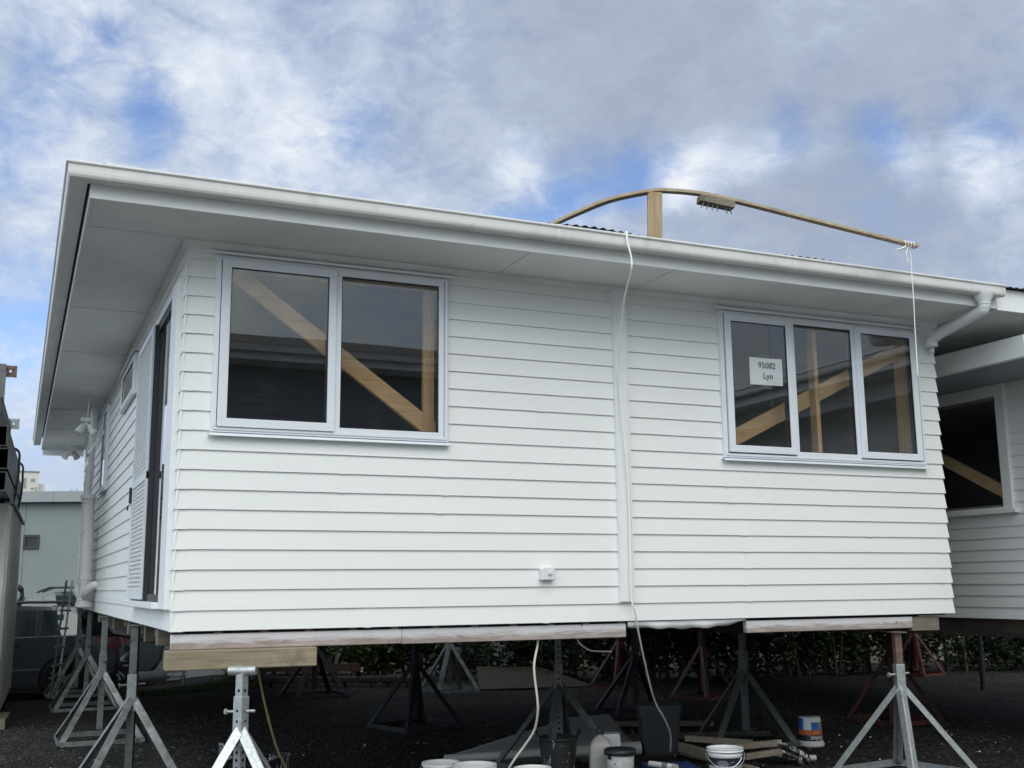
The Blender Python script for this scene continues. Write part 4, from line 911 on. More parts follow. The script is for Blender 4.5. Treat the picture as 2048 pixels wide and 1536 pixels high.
# blue mesh crate lid and sealant tube
mb = MB(); c0 = V(4.42, .98, G+.05); ex, ey = V(.95, -.28, 0), V(.28, .95, 0)
for i in range(15): p = c0+ex*(-.21+.03*i); mb.bar(p-ey*.28, p+ey*.28, .012, .014)
for i in range(19): p = c0+ey*(-.28+.031*i); mb.bar(p-ex*.22, p+ex*.22, .012, .011)
mb.prism([c0+ex*a+ey*b-V(0, 0, .03) for a, b in ((-.22, -.29), (.22, -.29), (.22, .29), (-.22, .29))], (0, 0, .02)); o = mb.build('blue_grating', 'blue', loc=c0-V(0, 0, .05)); tag(o, 'flat blue plastic grating lying on the ground under the sealant tube', 'grating')
t = thing('sealant_tube', 'white sealant tube lying on the blue grating', 'tube', (4.26, .86, G+.08)); p, q = V(4.21, 1.02, G+.092), V(4.31, .74, G+.092)
MB().cyl(p, q, .0245, None, 20).build('cartridge', 'white_plastic', t); MB().cyl(q-(q-p)*.12, q+(q-p)*.004, .0255, None, 20).build('tube_end', 'grey_plastic', t); MB().cyl(p+(q-p)*.5, p+(q-p)*.7, .0252, None, 20).build('label', 'beige', t)
# black splashed bucket behind the near stand
def splashed(label, x, y, r, h, lean):
    mb = MB(); mb.lathe([(0, .003), (r*.82, .003), (r, h*.9), (r+.01, h*.92), (r+.01, h), (r-.006, h), (r*.8, .02), (0, .02)], (0, 0, 0), 30); mb.xf(Matrix.Translation((x, y, G)) @ Matrix.Rotation(R(lean), 4, 'Y'))
    return tag(mb.build('splashed_bucket', 'splash', loc=(x, y, G)), label, 'bucket', 'paint splashed black buckets')
splashed('taller black bucket splashed with white paint behind the near galvanised stand, at its left', .86, 2.45, .135, .30, 6)
splashed('lower black bucket splashed with white paint behind the post of the near galvanised stand', 1.24, 2.35, .12, .19, -4)

# pebbles and litter
def scatter(name, kind_m, n, size, region, seed, flat=.5, label=None):
    rr = random.Random(seed); mb = MB()
    for _ in range(n):
        x = rr.uniform(region[0], region[1]); y = rr.uniform(region[2], region[3]); s = rr.uniform(*size); z = gz(x, y); a = rr.random()*6.28
        ca, sa = math.cos(a)*s, math.sin(a)*s; sx = rr.uniform(.6, 1.3)
        vs = [V(x+ca*sx, y+sa*sx, z), V(x-sa, y+ca, z), V(x-ca*sx, y-sa*sx, z), V(x+sa, y-ca, z), V(x+ca*.2, y, z+s*flat*2), V(x, y, z-s)]
        mb.add(vs, [(0, 1, 4), (1, 2, 4), (2, 3, 4), (3, 0, 4), (1, 0, 5), (2, 1, 5), (3, 2, 5), (0, 3, 5)])
    o = mb.build(name, kind_m); tag(o, label, None, None, 'stuff'); return o
M['pebble'] = mat('grey_pebble', (.046, .044, .040), .9, spec=.15, var=.6, vscale=9)
scatter('pebbles', 'pebble', 9000, (.006, .016), (-1.2, 9.5, .6, 7.5), 3)
scatter('pale_pebbles', 'cable', 90, (.005, .013), (-1.2, 9.0, .6, 4.0), 8)
scatter('leaf_litter', 'leafdirt', 330, (.010, .026), (-1.2, 10, .6, 5.5), 5, .12)
# grass strip at the back left
rr = random.Random(2); mb = MB()
for _ in range(5200):
    x = rr.uniform(.9, 3.0); y = 11.7+rr.random()*1.5-(x-1)*.25; z = gz(x, y)+.01; h = rr.uniform(.02, .07); a = rr.random()*6.28; w = .006
    mb.add([(x-w*math.cos(a), y-w*math.sin(a), z), (x+w*math.cos(a), y+w*math.sin(a), z), (x+rr.uniform(-.03, .03), y+rr.uniform(-.03, .03), z+h)], [(0, 1, 2)])
tag(mb.build('grass', 'grass'), kind='stuff')

# ------------------------------------------------------------------ plants
def leaves(mb, cx, cy, cz, rx, ry, rz, n, size, rr, shell=.5):
    cl = [(rr.uniform(-1, 1), rr.uniform(-1, 1), rr.uniform(-1, 1)) for _ in range(26)]
    k = 0
    while k < n:
        c = rr.choice(cl); p = [c[i]*.8+rr.gauss(0, .20) for i in range(3)]
        if sum(v*v for v in p) > 1.15: continue
        P = V(cx+p[0]*rx, cy+p[1]*ry, cz+p[2]*rz); s = rr.uniform(*size)
        a = V(rr.gauss(0, 1), rr.gauss(0, 1), rr.gauss(0, .6)).normalized(); b = a.orthogonal().normalized(); b = (Matrix.Rotation(rr.random()*6.28, 3, a) @ b)
        c2 = a.cross(b)*s*.12
        mb.add([P-a*s, P+b*s*.42+c2, P+a*s, P-b*s*.42+c2], [(0, 1, 2), (0, 2, 3)]); k += 1
def shrub(name, label, x, y, rx, ry, z1, n, size, leaf, seed, group, cat, trunks=3, zlow=.0):
    rr = random.Random(seed); g = gz(x, y); t = thing(name, label, cat, (x, y, g), group)
    mb = MB(); zc = (g+zlow+z1)/2; leaves(mb, x, y, zc, rx, ry, (z1-g-zlow)/2, n, size, rr); mb.build('crown', leaf, t)
    mb = MB()
    for i in range(trunks):
        a = rr.random()*6.28; p = V(x+.12*math.cos(a), y+.12*math.sin(a), g-.03); q = V(x+rx*.6*math.cos(a), y+ry*.6*math.sin(a), z1-.2)
        m1 = p.lerp(q, .5)+V(rr.uniform(-.1, .1), rr.uniform(-.1, .1), 0); mb.tube(smooth([p, m1, q], 4), [.035-.02*j/8 for j in range(9)], 7)
        for j in range(4):
            s = p.lerp(q, .3+.15*j); mb.tube([s, s+V(rr.uniform(-.35, .35), rr.uniform(-.3, .3), rr.uniform(.1, .35))], [.012, .004], 5)
    mb.build('trunk', 'bark', t); return t
hx = [(6.3, 11.3), (7.0, 10.6), (7.9, 10.2), (8.8, 9.9), (9.6, 9.5), (10.4, 9.3), (11.2, 9.1), (12.0, 9.0), (12.8, 8.9), (13.6, 8.75), (14.4, 8.6), (15.2, 8.3), (16.0, 8.0), (16.8, 7.7)]
hd_ = thing('hedge', 'dark leafy hedge along the back of the yard behind the red stands', 'hedge', (11.5, 9.2, G))
mb = MB(); mt = [MB() for _ in hx]; rr = random.Random(40)
for i, (x, y) in enumerate(hx):
    g = gz(x, y); z1 = .62; leaves(mb, x, y, (g+.02+z1)/2, .78, .62, (z1-g-.02)/2+.08, 3300, (.04, .085), rr)
    for j in range(4):
        a = rr.random()*6.28; p = V(x+.25*math.cos(a), y+.18*math.sin(a), g-.03); q = V(x+.5*math.cos(a), y+.4*math.sin(a), .3)
        mt[i].tube(smooth([p, p.lerp(q, .5)+V(rr.uniform(-.12, .12), rr.uniform(-.1, .1), 0), q], 4), [.035-.002*k for k in range(9)], 7)
mb.build('foliage', 'leaf_d', hd_)
for m_ in mt: m_.build('trunk', 'bark', hd_)
shrub('garden_tree', 'leafy tree behind the stone edging, beside the chain link fence', 3.15, 13.2, .95, .8, .7, 3600, (.045, .09), 'leaf_l', 71, 'garden trees beyond the yard', 'tree', 4, .25)
shrub('garden_tree', 'leafy tree behind the stone edging with white gaps between its branches', 4.35, 12.7, 1.0, .8, .7, 3800, (.045, .09), 'leaf_l', 72, 'garden trees beyond the yard', 'tree', 5, .10)
shrub('garden_tree', 'leafy tree standing back behind the other trees, just above the reddish rail', 3.75, 13.9, 1.3, .7, .7, 4200, (.045, .09), 'leaf_d', 76, 'garden trees beyond the yard', 'tree', 4, .35)
shrub('garden_tree', 'tree with dense low crown hiding the white container, right of the stone edging', 5.05, 11.9, .75, .6, .6, 4200, (.045, .09), 'leaf_l', 77, 'garden trees beyond the yard', 'tree', 4, .06)
shrub('garden_tree', 'low leafy tree close behind the reddish garden rail', 3.85, 12.05, .55, .5, .3, 2600, (.04, .08), 'leaf_l', 78, 'garden trees beyond the yard', 'tree', 3, .12)
shrub('garden_tree', 'dense dark tree between the stone edging and the plywood sheet', 5.75, 12.0, .9, .8, .7, 4200, (.045, .09), 'leaf_d', 73, 'garden trees beyond the yard', 'tree', 4, .05)
shrub('small_shrub', 'small bright green shrub beside the end of the chain link fence', 2.62, 12.5, .22, .2, -1.0, 260, (.02, .045), 'leaf_l', 74, None, 'shrub', 2, .0)

# ------------------------------------------------------------------ far edge of the yard
t = thing('chain_link_fence', 'galvanised chain link fence behind the grass at the back left', 'fence', (2.2, 12.9, -1.5))
fa, fb = V(1.90, 13.29, 0), V(4.0, 12.1, 0); fd = (fb-fa).normalized(); fl = (fb-fa).length; mb = MB(); zz0, zz1 = -1.47, -.35
n = int((fl+1.2)/.075)
for i in range(-1, n):
    for s in (1, -1):
        u = -1.12+i*.075 if s == 1 else i*.075
        t0, t1 = (max(0, -u), min(zz1-zz0, fl-u)) if s == 1 else (max(0, u-fl), min(zz1-zz0, u))
        if t1-t0 > .03: mb.bar(fa+fd*(u+s*t0)+V(0, 0, zz0+t0), fa+fd*(u+s*t1)+V(0, 0, zz0+t1), .004, .004)
mb.build('wire_mesh', 'galv', t)
for k, m in ((0, 'galv'), (.42, 'steel_k'), (.52, 'galv'), (1, 'galv')):
    p = fa.lerp(fb, k); MB().cyl(p+V(0, 0, -1.52), p+V(0, 0, -.3), .022, None, 10).build('fence_post', m, t)
mb = MB(); rr = random.Random(12)
for r_ in range(2):
    x = 2.75+.1*r_
    while x < 5.3:
        w = rr.uniform(.22, .42); y = 11.45-(x-2.7)*.50; z = gz(x, y)-.02+r_*.10
        mb.bar((x, y, z+.05), (x+w*.9, y-.45*w, z+.05+rr.uniform(-.01, .01)), .18+rr.uniform(-.02, .02), .10); x += w
tag(mb.build('stone_edging', 'stone', loc=(4, 10.8, G), bevel=.02), 'low dark stone edging along the back of the yard', 'stone wall')
M['redwood'] = wood('stained_garden_rail', (.05, .026, .019), (.075, .038, .027), 'X', .8)
mb = MB(); mb.bar((2.85, 11.85, -1.06), (4.5, 11.05, -1.06), .05, .13); mb.bar((2.95, 11.80, -1.4), (2.95, 11.80, -1.0), .07, .07); mb.bar((4.4, 11.1, -1.4), (4.4, 11.1, -1.0), .07, .07)
tag(mb.build('garden_rail', 'redwood', loc=(3.7, 11.4, G)), 'low reddish timber rail above the stone edging', 'rail')
# white ribbed container beyond the fence
mb = MB(); ca, cb = V(1.88, 14.95, 0), V(5.2, 13.5, 0); cdv = (cb-ca).normalized(); nn = V(-cdv.y, cdv.x, 0)
mb.prism([ca+V(0, 0, -1.7), cb+V(0, 0, -1.7), cb+V(0, 0, -.1), ca+V(0, 0, -.1)], nn*1.2)
for i in range(9): z = -1.55+i*.11; mb.bar(ca-cdv*.05-nn*.02+V(0, 0, z), ca+cdv*.30-nn*.02+V(0, 0, z), .05, .05)
tag(mb.build('white_tank', 'shed', loc=(3, 14.8, -1.7)), 'long white container standing beyond the chain link fence', 'container')
# pale wall behind the hedge
mb = MB(); mb.prism([(8.0, 12.6, -1.5), (19.5, 9.9, -1.5), (19.5, 9.9, .2), (8.0, 12.6, .2)], (.05, .15, 0)); o = mb.build('boundary_wall', 'beige', loc=(13.5, 11.3, G)); tag(o, 'pale beige boundary wall glimpsed through the hedge', 'wall')

# ------------------------------------------------------------------ cars
def car(name, label, x, y, g, ang, paint, L_=4.6, H=1.47, wr=.335, suv=False):
    t = thing(name, label, 'car', (x, y, g)); MX = Matrix.Translation((x, y, g)) @ Matrix.Rotation(ang, 4, 'Z')
    # local: s along the length (0 at the rear bumper, forwards), q across (half width .89)
    k = H/1.47
    low = [(0.02, .42), (0, .62), (.03, .80), (.06, .98), (.75, 1.0), (2.6, .97), (3.35, .96), (3.7, .93), (4.35, .80), (4.55, .62), (4.58, .40), (4.45, .24), (.18, .24)]
    top = [(.10, .985), (.30, 1.18), (.52, 1.36), (.80, 1.44), (1.6, 1.47), (2.3, 1.44), (2.7, 1.34), (3.05, 1.17), (3.36, .965)]
    def shell(mb, prof, widths):
        n = len(prof); vs = []
        for q, sc_ in widths:
            cs, cz = sum(p[0] for p in prof)/n, sum(p[1] for p in prof)/n
            vs += [V(cs+(p[0]-cs)*sc_, q, (cz+(p[1]-cz)*sc_)*k) for p in prof]
        for i in range(len(widths)-1):
            mb.add(vs, [(i*n+j, i*n+(j+1) % n, (i+1)*n+(j+1) % n, (i+1)*n+j) for j in range(n)], 0, True)
        mb.add(vs, [tuple(range(n)), tuple(range((len(widths)-1)*n, len(widths)*n))[::-1]])
    mb = MB(); shell(mb, low, [(-.90, .965), (-.885, .985), (-.80, 1.0), (0, 1.008), (.80, 1.0), (.885, .985), (.90, .965)])
    n = len(top); vs = []
    for s_ in (-1, 1):
        for p in top: vs.append(V(p[0]+(.10 if p[0] < 1 else -.04)*0, s_*(.86-.20*(p[1]-.965)/.5), p[1]*k))
    mb.add(vs, [(j, j+1, n+j+1, n+j) for j in range(n-1)], 0, True); mb.add(vs, [tuple(range(n)), tuple(range(2*n-1, n-1, -1))])
    body = mb.xf(MX).build('body', paint, t)
    def side(pts, s_, off, m, nm):
        mb = MB(); mb.add([V(a, s_*(.862+off-.20*(b-.965)/.5), b*k) for a, b in pts], [tuple(range(len(pts)))]); return mb.xf(MX).build(nm, m, body)
    for s_ in (-1, 1):
        side([(.42, 1.02), (.62, 1.30), (.95, 1.385), (1.28, 1.40), (1.28, 1.0)], s_, .004, 'glass_dark', 'side_window')
        side([(1.36, 1.0), (1.36, 1.40), (1.75, 1.41), (2.12, 1.395), (2.12, .995)], s_, .004, 'glass_dark', 'side_window')
        side([(2.20, .995), (2.20, 1.39), (2.5, 1.33), (2.85, 1.18), (3.12, 1.0)], s_, .004, 'glass_dark', 'side_window')
        side([(1.29, 1.0), (1.29, 1.40), (1.35, 1.40), (1.35, 1.0)], s_, .003, 'rubber', 'door_pillar')
        for (s0, nm) in ((.88, 'wheel'), (3.72, 'wheel')):
            c = V(s0, s_*.825, wr); mb = MB()
            pr = [(wr*.66, -.10), (wr*.93, -.11), (wr, -.08), (wr, .08), (wr*.93, .11), (wr*.66, .10)]
            mb.lathe(pr, (0, 0, 0), 32); mb.xf(MX @ Matrix.Translation(c) @ Matrix.Rotation(R(90), 4, 'X')); wh = mb.build(nm, 'tyre', t)
            mb = MB(); mb.lathe([(wr*.68, -.10), (wr*.66, -.085), (wr*.62, -.06), (wr*.62, .06), (wr*.66, .085), (wr*.68, .10)], (0, 0, 0), 32)
            for i in range(5):
                a = 2*math.pi*i/5+.3; p = V(math.cos(a), math.sin(a), 0)
                for e in (-.18, .18): mb.bar((0, 0, -.0), V(math.cos(a+e), math.sin(a+e), 0)*wr*.64+V(0, 0, 0), .035, .16, (0, 0, 1))
            mb.cyl((0, 0, -.085), (0, 0, .085), wr*.18, None, 14); mb.xf(MX @ Matrix.Translation(c) @ Matrix.Rotation(R(90), 4, 'X')); mb.build('rim', 'chrome', wh)
            mb = MB(); mb.lathe([(0, 0), (wr*1.13, 0)], (0, 0, 0), 28); mb.xf(MX @ Matrix.Translation(V(s0, s_*.902, wr*1.02)) @ Matrix.Rotation(R(90), 4, 'X')); mb.build('wheel_arch', 'hole', body)
        mb = MB(); mb.bar(V(1.55, s_*.897, .84*k), V(1.75, s_*.897, .845*k), .035, .03); mb.xf(MX).build('door_handle', 'black_plastic', body)
        mb = MB(); mb.bar(V(1.25, s_*.895, .48*k), V(3.2, s_*.895, .47*k), .025, .025); mb.xf(MX).build('side_trim', 'chrome', body)
        mb = MB(); mb.tube([MX @ V(.75, s_*.66, 1.46*k), MX @ V(.9, s_*.66, 1.52*k), MX @ V(2.1, s_*.66, 1.52*k), MX @ V(2.3, s_*.66, 1.45*k)], .018, 8); mb.build('roof_rail', 'steel_k', body)
        mb = MB(); P = [(.02, .80), (.03, .93), (.10, .985), (.45, .955), (.40, .86), (.10, .74)]
        mb.prism([V(a-.02, s_*.80, b*k) for a, b in P], (0, s_*.115, 0)); mb.xf(MX).build('tail_light', 'tail', body, .01)
    mb = MB(); mb.add([V(.155, -.70, 1.03*k), V(.155, .70, 1.03*k), V(.50, .64, 1.345*k), V(.50, -.64, 1.345*k)], [(0, 1, 2, 3)]); mb.xf(Matrix.Translation(V(0, 0, 0))); mb.v = [MX @ (v+V(-.012, 0, .008)) for v in mb.v]; mb.build('rear_window', 'glass_dark', body)
    mb = MB(); mb.bar(V(-.02, -.84, .60*k), V(-.02, .84, .60*k), .06, .05); mb.xf(MX).build('rear_bumper_trim', 'chrome', body)
    return t, MX, k
A1 = R(172)
car('parked_car', 'slate blue estate car with red tail light parked behind the left row of stands', .86, 13.22, -1.50, A1, 'car1', H=1.52)
t, MX, k = car('parked_car', 'dark four wheel drive with snorkel parked behind the slate blue car', 1.78, 15.35, -1.52, R(175), 'car2', H=1.78, wr=.38)
mb = MB(); mb.tube(smooth([MX @ V(2.9, .90, 1.1), MX @ V(2.7, .86, 1.45), MX @ V(2.56, .82, 1.66), MX @ V(2.55, .82, 1.78), MX @ V(2.62, .82, 1.86), MX @ V(2.78, .82, 1.86)], 5), [.035]*16+[.05]*10, 10); mb.build('snorkel', 'black_plastic', t)

# metal trestle leaning at the end of the side wall
t = thing('lean_ladder', 'weathered aluminium ladder leaning upright near the far end of the side wall', 'ladder', (-.30, 11.2, G))
for s in (0, 1):
    MB().bar((-.36+.10*s, 11.05+.32*s, G+.01), (-.22+.10*s, 11.2+.32*s, .42), .03, .07, (0, 1, 0)).build('rail', 'galv' if s else 'galv_d', t)
for i in range(6):
    f = .12+i*.155; p = V(-.36, 11.05, G).lerp(V(-.22, 11.2, .42), f); MB().cyl(p+V(-.03, 0, 0), p+V(.13, .32, 0), .018, None, 10).build('rung', 'galv', t)
tag(MB().bar((.0, 10.35, -.30), (1.62, 9.55, -.62), .04, .035).build('metal_rod', 'steel_k', loc=(.8, 9.9, -.5)), 'long dark rod slanting behind the row of left stands', 'rod')

# ------------------------------------------------------------------ left background
t = thing('grey_green_building', 'flat roofed grey green rendered building behind the cars at left', 'building', (0, 34.5, -1.5))
bx = V(-6, 36.3, 0); by = V(5, 31.5, 0); bd = (by-bx).normalized(); bn = V(-bd.y, bd.x, 0)
mb = MB(); mb.prism([bx+V(0, 0, -1.6), by+V(0, 0, -1.6), by+V(0, 0, 3.25), bx+V(0, 0, 3.25)], bn*9); mb.build('wall', 'greenwall', t)
mb = MB()
for i in range(9):
    p, q = bx+bd*(1.35*i)-bn*.28, bx+bd*(1.35*i+1.34)-bn*.28; mb.prism([p+V(0, 0, 3.24), q+V(0, 0, 3.24), q+V(0, 0, 3.60), p+V(0, 0, 3.60)], bn*1.2)
mb.build('roof_edge', 'flash', t)
mb = MB(); c = V(-.80, 34.02, 0)-bn*.02; mb.bar(c+V(0, 0, -1.4), c+V(0, 0, 3.2), .03, .02, tuple(bn)); mb.build('wall_joint', 'flash', t)
wc = bx+bd*((V(-.53, 33.9, 0)-bx).dot(bd)); mb = MB(); fW = lambda u, o, z: wc+bd*u+bn*o+V(0, 0, z)
fframe(mb, fW, -.27, .27, 1.66, 2.14, .08, -.05, .02); ww = mb.build('window', 'alu_dark', t); mb = MB(); fbox(mb, fW, -.19, .19, -.01, .0, 1.74, 2.06); mb.build('pane', 'black_plastic', ww)
t = thing('apartment_tower', 'far cream apartment tower rising above the grey green roof', 'building', (-1.0, 103, -1.5))
mb = MB(); mb.box(-2.2, .43, 101, 107, -1.5, 10.75); mb.box(.431, .95, 101.5, 107, -1.5, 9.75); mb.build('wall', 'cream', t)
for x0, x1, z0, z1 in ((-.95, -.60, 9.3, 10.2), (-.25, .10, 9.9, 10.15), (-.2, .05, 9.2, 9.35), (.18, .30, 9.0, 9.4)): MB().box(x0, x1, 100.95, 101.05, z0, z1).build('window', 'flash', t)
MB().box(-2.22, .45, 100.9, 107.1, 10.75, 10.83).build('parapet', 'flash', t)
shrub('bare_tree', 'bare twiggy tree far beyond the grey green roof', 2.2, 58, 1.2, 1.2, 5.9, 60, (.03, .06), 'leaf_d', 91, None, 'tree', 12, 4.0)

# stack of dark steel on a clad container at the left edge
t = thing('site_container', 'weathered ribbed cladding wall of a site container at the left edge', 'container', (-1.5, 9.5, G))
ka, kb = V(-1.06, 7.3, 0), V(-.905, 12.3, 0); kd = (kb-ka).normalized(); kn_ = V(kd.y, -kd.x, 0)
mb = MB(); mb.prism([ka-kn_*.03+V(0, 0, G+.10), kb-kn_*.03+V(0, 0, G+.10), kb-kn_*.03+V(0, 0, 1.33), ka-kn_*.03+V(0, 0, 1.33)], -kn_*1.9)
L_ = (kb-ka).length; i = 0; u = .02
while u < L_-.1:
    p = ka+kd*u; mb.prism([p-kn_*.0295+V(0, 0, G+.11), p+kd*.03+V(0, 0, G+.11), p+kd*.11+V(0, 0, G+.11), p+kd*.14-kn_*.0295+V(0, 0, G+.11)], (0, 0, 1.33-G-.12)); u += .20
mb.build('cladding', 'cont', t)
MB().bar(ka+V(0, 0, G+.05)+kn_*.02, ka+kd*.9+V(0, 0, G+.05)+kn_*.05, .16, .12).build('skid', 'oldwood', t)
MB().bar(ka-kn_*.02+V(0, 0, 1.345), kb-kn_*.02+V(0, 0, 1.345), .12, .03).build('top_rail', 'galv_d', t)
t = thing('steel_stack', 'strapped stack of dark steel channels on top of the site container', 'steel stack', (-1.5, 9.5, 1.37))
def chan(mb, u0, u1, o, z, w, h):
    p, q = ka+kd*u0-kn_*o, ka+kd*u1-kn_*o
    for a, b, ww, hh in ((0, 0, .012, h), (-w/2, h/2-.006, w, .012), (-w/2, -h/2+.006, w, .012)):
        mb.bar(p-kn_*(-a)+V(0, 0, z+b), q-kn_*(-a)+V(0, 0, z+b), ww, hh)
mb = MB(); chan(mb, -1.2, 3.6, .03, 1.50, .25, .22); chan(mb, -1.2, 4.0, .02, 1.76, .25, .24); chan(mb, -1.2, 3.0, .05, 2.02, .25, .24); mb.bar(ka+kd*-1.2-kn_*.55+V(0, 0, 1.75), ka+kd*3.5-kn_*.55+V(0, 0, 1.75), .8, .7); mb.build('channel', 'stacksteel', t)
mb = MB(); mb.bar(ka+kd*-1.0-kn_*.22+V(0, 0, 2.33), ka+kd*1.6-kn_*.22+V(0, 0, 2.33), .18, .36); mb.build('box_beam', 'stacksteel', t, .02)
mb = MB(); mb.bar(ka+kd*2.2-kn_*.245+V(0, 0, 2.1), ka+kd*2.2-kn_*.245+V(0, 0, 2.68), .14, .14); mb.build('upright', 'galv_d', t); mb = MB(); mb.bar(ka+kd*.2-kn_*.245+V(0, 0, 2.4), ka+kd*.2-kn_*.245+V(0, 0, 3.10), .14, .14); mb.build('upright', 'galv_d', t)
for u, z, m in ((2.2, 2.62, 'flash'), (.2, 3.02, 'rust')):
    c = ka+kd*u-kn_*.125+V(0, 0, z); mb = MB(); a, b = kn_*.075, V(0, 0, .075)
    ring = []; n = 16
    outer = [c+a*x+b*z_ for x, z_ in ((1, -1), (1, 1), (-1, 1), (-1, -1))]
    vs = outer+[c+a*(.22*math.cos(6.283*i/n))+b*(.22*math.sin(6.283*i/n)) for i in range(n)]
    qd = [[1, n//8], [0, 0]]
    for i in range(n):
        an = 6.283*(i+.5)/n; k_ = 1 if 0 <= an < math.pi/2 else 2 if an < math.pi else 3 if an < 1.5*math.pi else 0
        mb.add([vs[4+i], vs[4+(i+1) % n], vs[k_]], [(0, 1, 2)])
    for i, (k1, k2) in ((n//4, (1, 2)), (n//2, (2, 3)), (3*n//4, (3, 0)), (0, (0, 1))): mb.add([vs[4+i], vs[k1], vs[k2]], [(0, 1, 2)])
    o = mb.build('bracket_plate', m, t); o.modifiers.new('t', 'SOLIDIFY').thickness = .008
for u in (1.3, 3.1):
    mb = MB(); p = ka+kd*u; pts = smooth([p-kn_*.35+V(0, 0, 2.18), p-kn_*.03+V(0, 0, 2.15), p+kn_*.012+V(0, 0, 1.95), p+kn_*.005+V(0, 0, 1.65), p-kn_*.03+V(0, 0, 1.40)], 5)
    for a, b in zip(pts, pts[1:]): mb.bar(a, b, .08, .03, tuple(kn_))
    mb.build('strap', 'black_plastic', t)

# ------------------------------------------------------------------ the other houses
def porch_house(t, x0, xw, y0, y1, z0, yfront, win, cv=.135, top=2.66, pane=True):
    """left flank of a house: soffit, beam, recessed boarded wall with one window"""
    f = maps('left'); fw = lambda u, o, z: V(xw+o, u, z)
    h = (win[0]+.01, win[1]-.01, win[2]+.01, win[3]-.01); n = int((top-.04-z0)/cv)+1
    mb = MB(); boards(mb, fw, y0, y1, n, z0, [h], cv=cv, seed=21); lining(mb, fw, y0, y1, z0+.0, top, INS+.005, .10, [h]); mb.build('wall', ['paint', 'room'], t)
    mb = MB(); mb.box(xw+.101, xw+3.6, y0, y0+.10, z0, top); mb.box(xw+.101, xw+3.6, y1-.1, y1, z0, top); mb.box(xw+3.5, xw+3.6, y0+.101, y1-.101, z0, top); mb.box(xw+.101, xw+3.5, y0+.101, y1-.101, top-.02, top-.001); mb.build('wall', 'paint', t)
    fe = lambda u, o, z: V(u, y0-.02+o, z)
    mb = MB(); boards(mb, fe, xw+.004, xw+3.6, n, z0, [], cv=cv, seed=23); mb.build('wall', 'paint', t)
    mb = MB(); mb.box(xw+.03, xw+3.5, y0+.03, y1-.03, z0-.14, z0-.01); mb.build('floor', 'darkwood', t)
    mb = MB(); fframe(mb, fw, win[0]-.11, win[1]+.11, win[2], win[3]+.11, .115, -.032, .03, .02); fbox(mb, fw, win[0]-.16, win[1]+.16, -.06, .03, win[2]-.045, win[2]-.001); w = mb.build('window', 'trim', t, .002)
    mb = MB(); fframe(mb, fw, win[0], win[1], win[2], win[3], .045, .01, .06); mb.build('sash', 'oldwood', w); 
    if pane: mb = MB(); fbox(mb, fw, win[0]+.04, win[1]-.04, .035, .04, win[2]+.04, win[3]-.04); mb.build('pane', 'glass', w)
    mb = MB(); mb.bar((xw+.12, win[1]+.1, win[2]+.75), (xw+.12, win[0]-.05, win[2]+.10), .04, .12); mb.build('brace', 'pine_y', w)
    return t
t = thing('neighbour_house', 'second white weatherboard house in shade at the right edge', 'house', (9.3, 2, G+1.2))
porch_house(t, 6.98, 8.30, -.2, 9.5, -.10, -.66, (.66, 1.75, 1.01, 2.19), cv=.117, top=2.31, pane=False)
mb = MB(); mb.box(6.95, 13.2, -.64, .55, 2.675, 2.685); mb.box(6.95, 13.2, .556, 9.6, 2.675, 2.685); mb.box(6.95, 13.2, -.64, 9.6, 2.686, 2.70); mb.box(6.96, 13.1, .535, .57, 2.6705, 2.6745); mb.build('soffit', 'soffit', t)
MB().box(7.41, 8.31, -.55, 9.5, 2.30, 2.312).build('eave_lining', 'flash', t)  # grey instead of white paint, standing in for the shade under this eave
mb = MB(); mb.box(6.947, 13.2, -.665, -.642, 2.672, 2.875); mb.build('fascia', 'trim', t, .002)
mb = MB(); mb.box(7.34, 7.405, -.58, 9.5, 2.296, 2.50); mb.build('fascia', 'trim', t, .003)
mb = MB(); corrugated(mb, 6.985, 13.2, lambda u: 4.5, lambda u, dd, a: V(u, -.72+dd, 2.880+.20*dd+a)); corrugated(mb, 6.985, 13.2, lambda u: 4.5, lambda u, dd, a: V(u, 9.7-dd, 2.880+.20*dd+a)); mb.build('roof', 'roof', t)
mb = MB(); mb.box(8.55, 8.85, .35, .5, -.24, -.11); mb.box(10.2, 10.5, .5, 9, -.40, -.265); mb.build('bearer', 'bearer', t)
tag(MB().cyl((12.6, 5.3, G), (12.6, 5.3, -.26), .04, None, 12).build('steel_prop', 'steel_k', loc=(12.6, 5.3, G)), 'plain dark prop standing alone under the second house at right', 'prop')
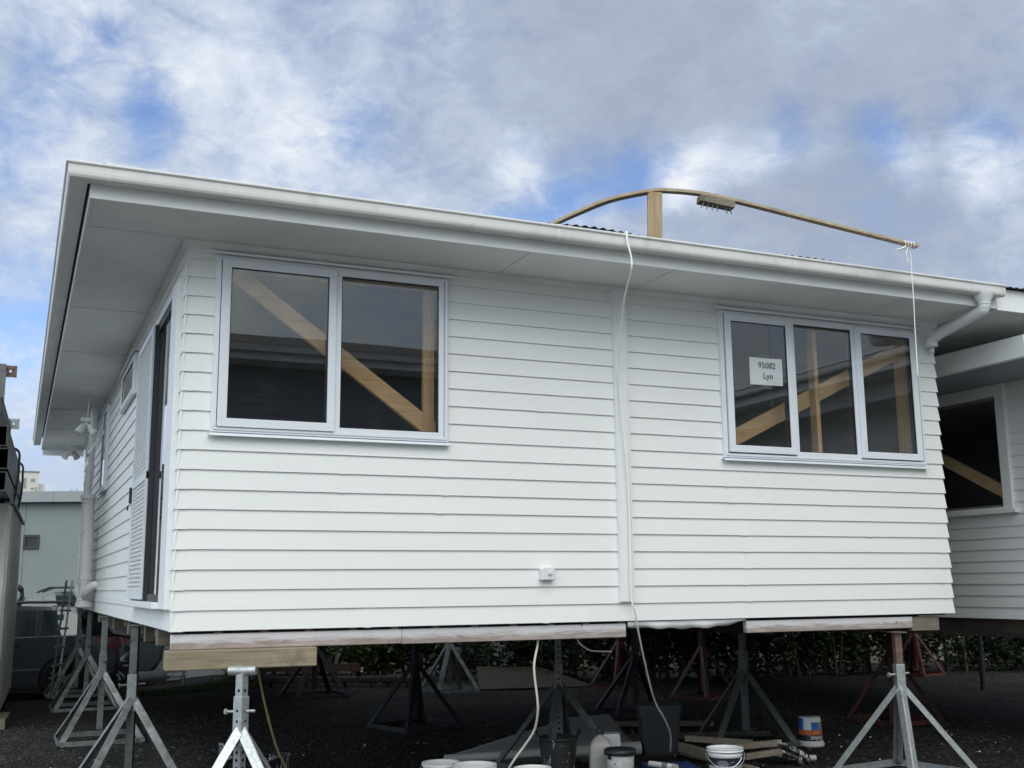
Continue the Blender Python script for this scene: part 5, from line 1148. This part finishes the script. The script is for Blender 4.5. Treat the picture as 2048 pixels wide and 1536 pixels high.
# house across the yard, met only as a reflection in the triple window
t = thing('yard_house', 'white house across the yard mirrored in the triple window', 'house', (9.2, -5.5, G+1.2))
porch_house(t, 8.0, 9.2, -9.8, -.95, -.10, 0, (-2.6, -1.6, 1.0, 2.2))
mb = MB(); mb.box(8.02, 9.19, -9.9, -.80, 2.675, 2.70); mb.build('soffit', 'soffit', t)
mb = MB(); mb.box(7.985, 8.015, -9.9, -.8, 2.66, 2.84); mb.build('fascia', 'trim', t); mb = MB(); mb.box(8.5, 8.58, -9.9, -.85, 2.46, 2.674); mb.build('porch_beam', 'trim', t)
mb = MB(); gutter(mb, [(lambda d, y=y: (7.98-d, y)) for y in (-.78, -4, -7, -9.95)]); mb.build('gutter', 'gutter', t)
mb = MB(); corrugated(mb, -9.95, -.80, lambda u: 3.0, lambda u, dd, a: V(7.94+dd, u, 2.885+.22*dd+a)); mb.build('roof', 'roof', t)
mb = MB()
for x in (9.4, 12.4):
    for y in (-9.4, -5.5, -1.9): mb.box(x, x+.25, y, y+.25, G, -.25)
mb.build('pile', 'oldwood', t)
# house behind the photographer, met only as a reflection in the double window
t = thing('opposite_house', 'dark roofed house behind the photographer mirrored in the double window', 'house', (3, -12, G+2.1))
fw = lambda u, o, z: V(u, -11.0-o, z)
mb = MB(); hh = []; boards(mb, fw, -3, 8.5, 23, .9, hh, seed=31); lining(mb, fw, -3, 8.5, .9, 4.0, INS+.005, .1, hh); mb.build('wall', ['flash', 'room'], t)
mb = MB(); mb.box(-3, 8.5, -17, -16.9, .9, 4.0); mb.box(-3, -2.9, -16.9, -11.1, .9, 4.0); mb.box(8.4, 8.5, -16.9, -11.1, .9, 4.0); mb.build('wall', 'flash', t)
mb = MB(); mb.box(-3.6, 9.1, -11.1, -10.4, 4.0, 4.02); mb.build('soffit', 'soffit', t); mb = MB(); mb.box(-3.6, 9.1, -10.42, -10.395, 3.99, 4.13); mb.build('fascia', 'trim', t)
mb = MB(); gp = [(d, z+1.335) for d, z in GP]; gutter(mb, [(lambda d, x=x: (x, -10.39+d)) for x in (-3.7, 2, 9.2)], gp); mb.build('gutter', 'gutter', t)
mb = MB(); corrugated(mb, -3.6, 9.1, lambda u: min(3.3, max(.05, (u+3.6)*1.0), max(.05, 9.1-u)), lambda u, dd, a: V(u, -10.33-dd, 4.235+.27*dd+a)); corrugated(mb, -3.6, 9.1, lambda u: 3.3, lambda u, dd, a: V(u, -17.0+dd, 4.235+.27*dd+a)); mb.build('roof', 'roof', t)
mb = MB(); mb.box(-2.9, 8.4, -16.9, -11.1, .9, 1.0)
for x in (-2.5, 2.5, 7.6):
    for y in (-16.3, -11.8): mb.box(x, x+.3, y, y+.3, G, .9)
mb.build('floor', 'darkwood', t)
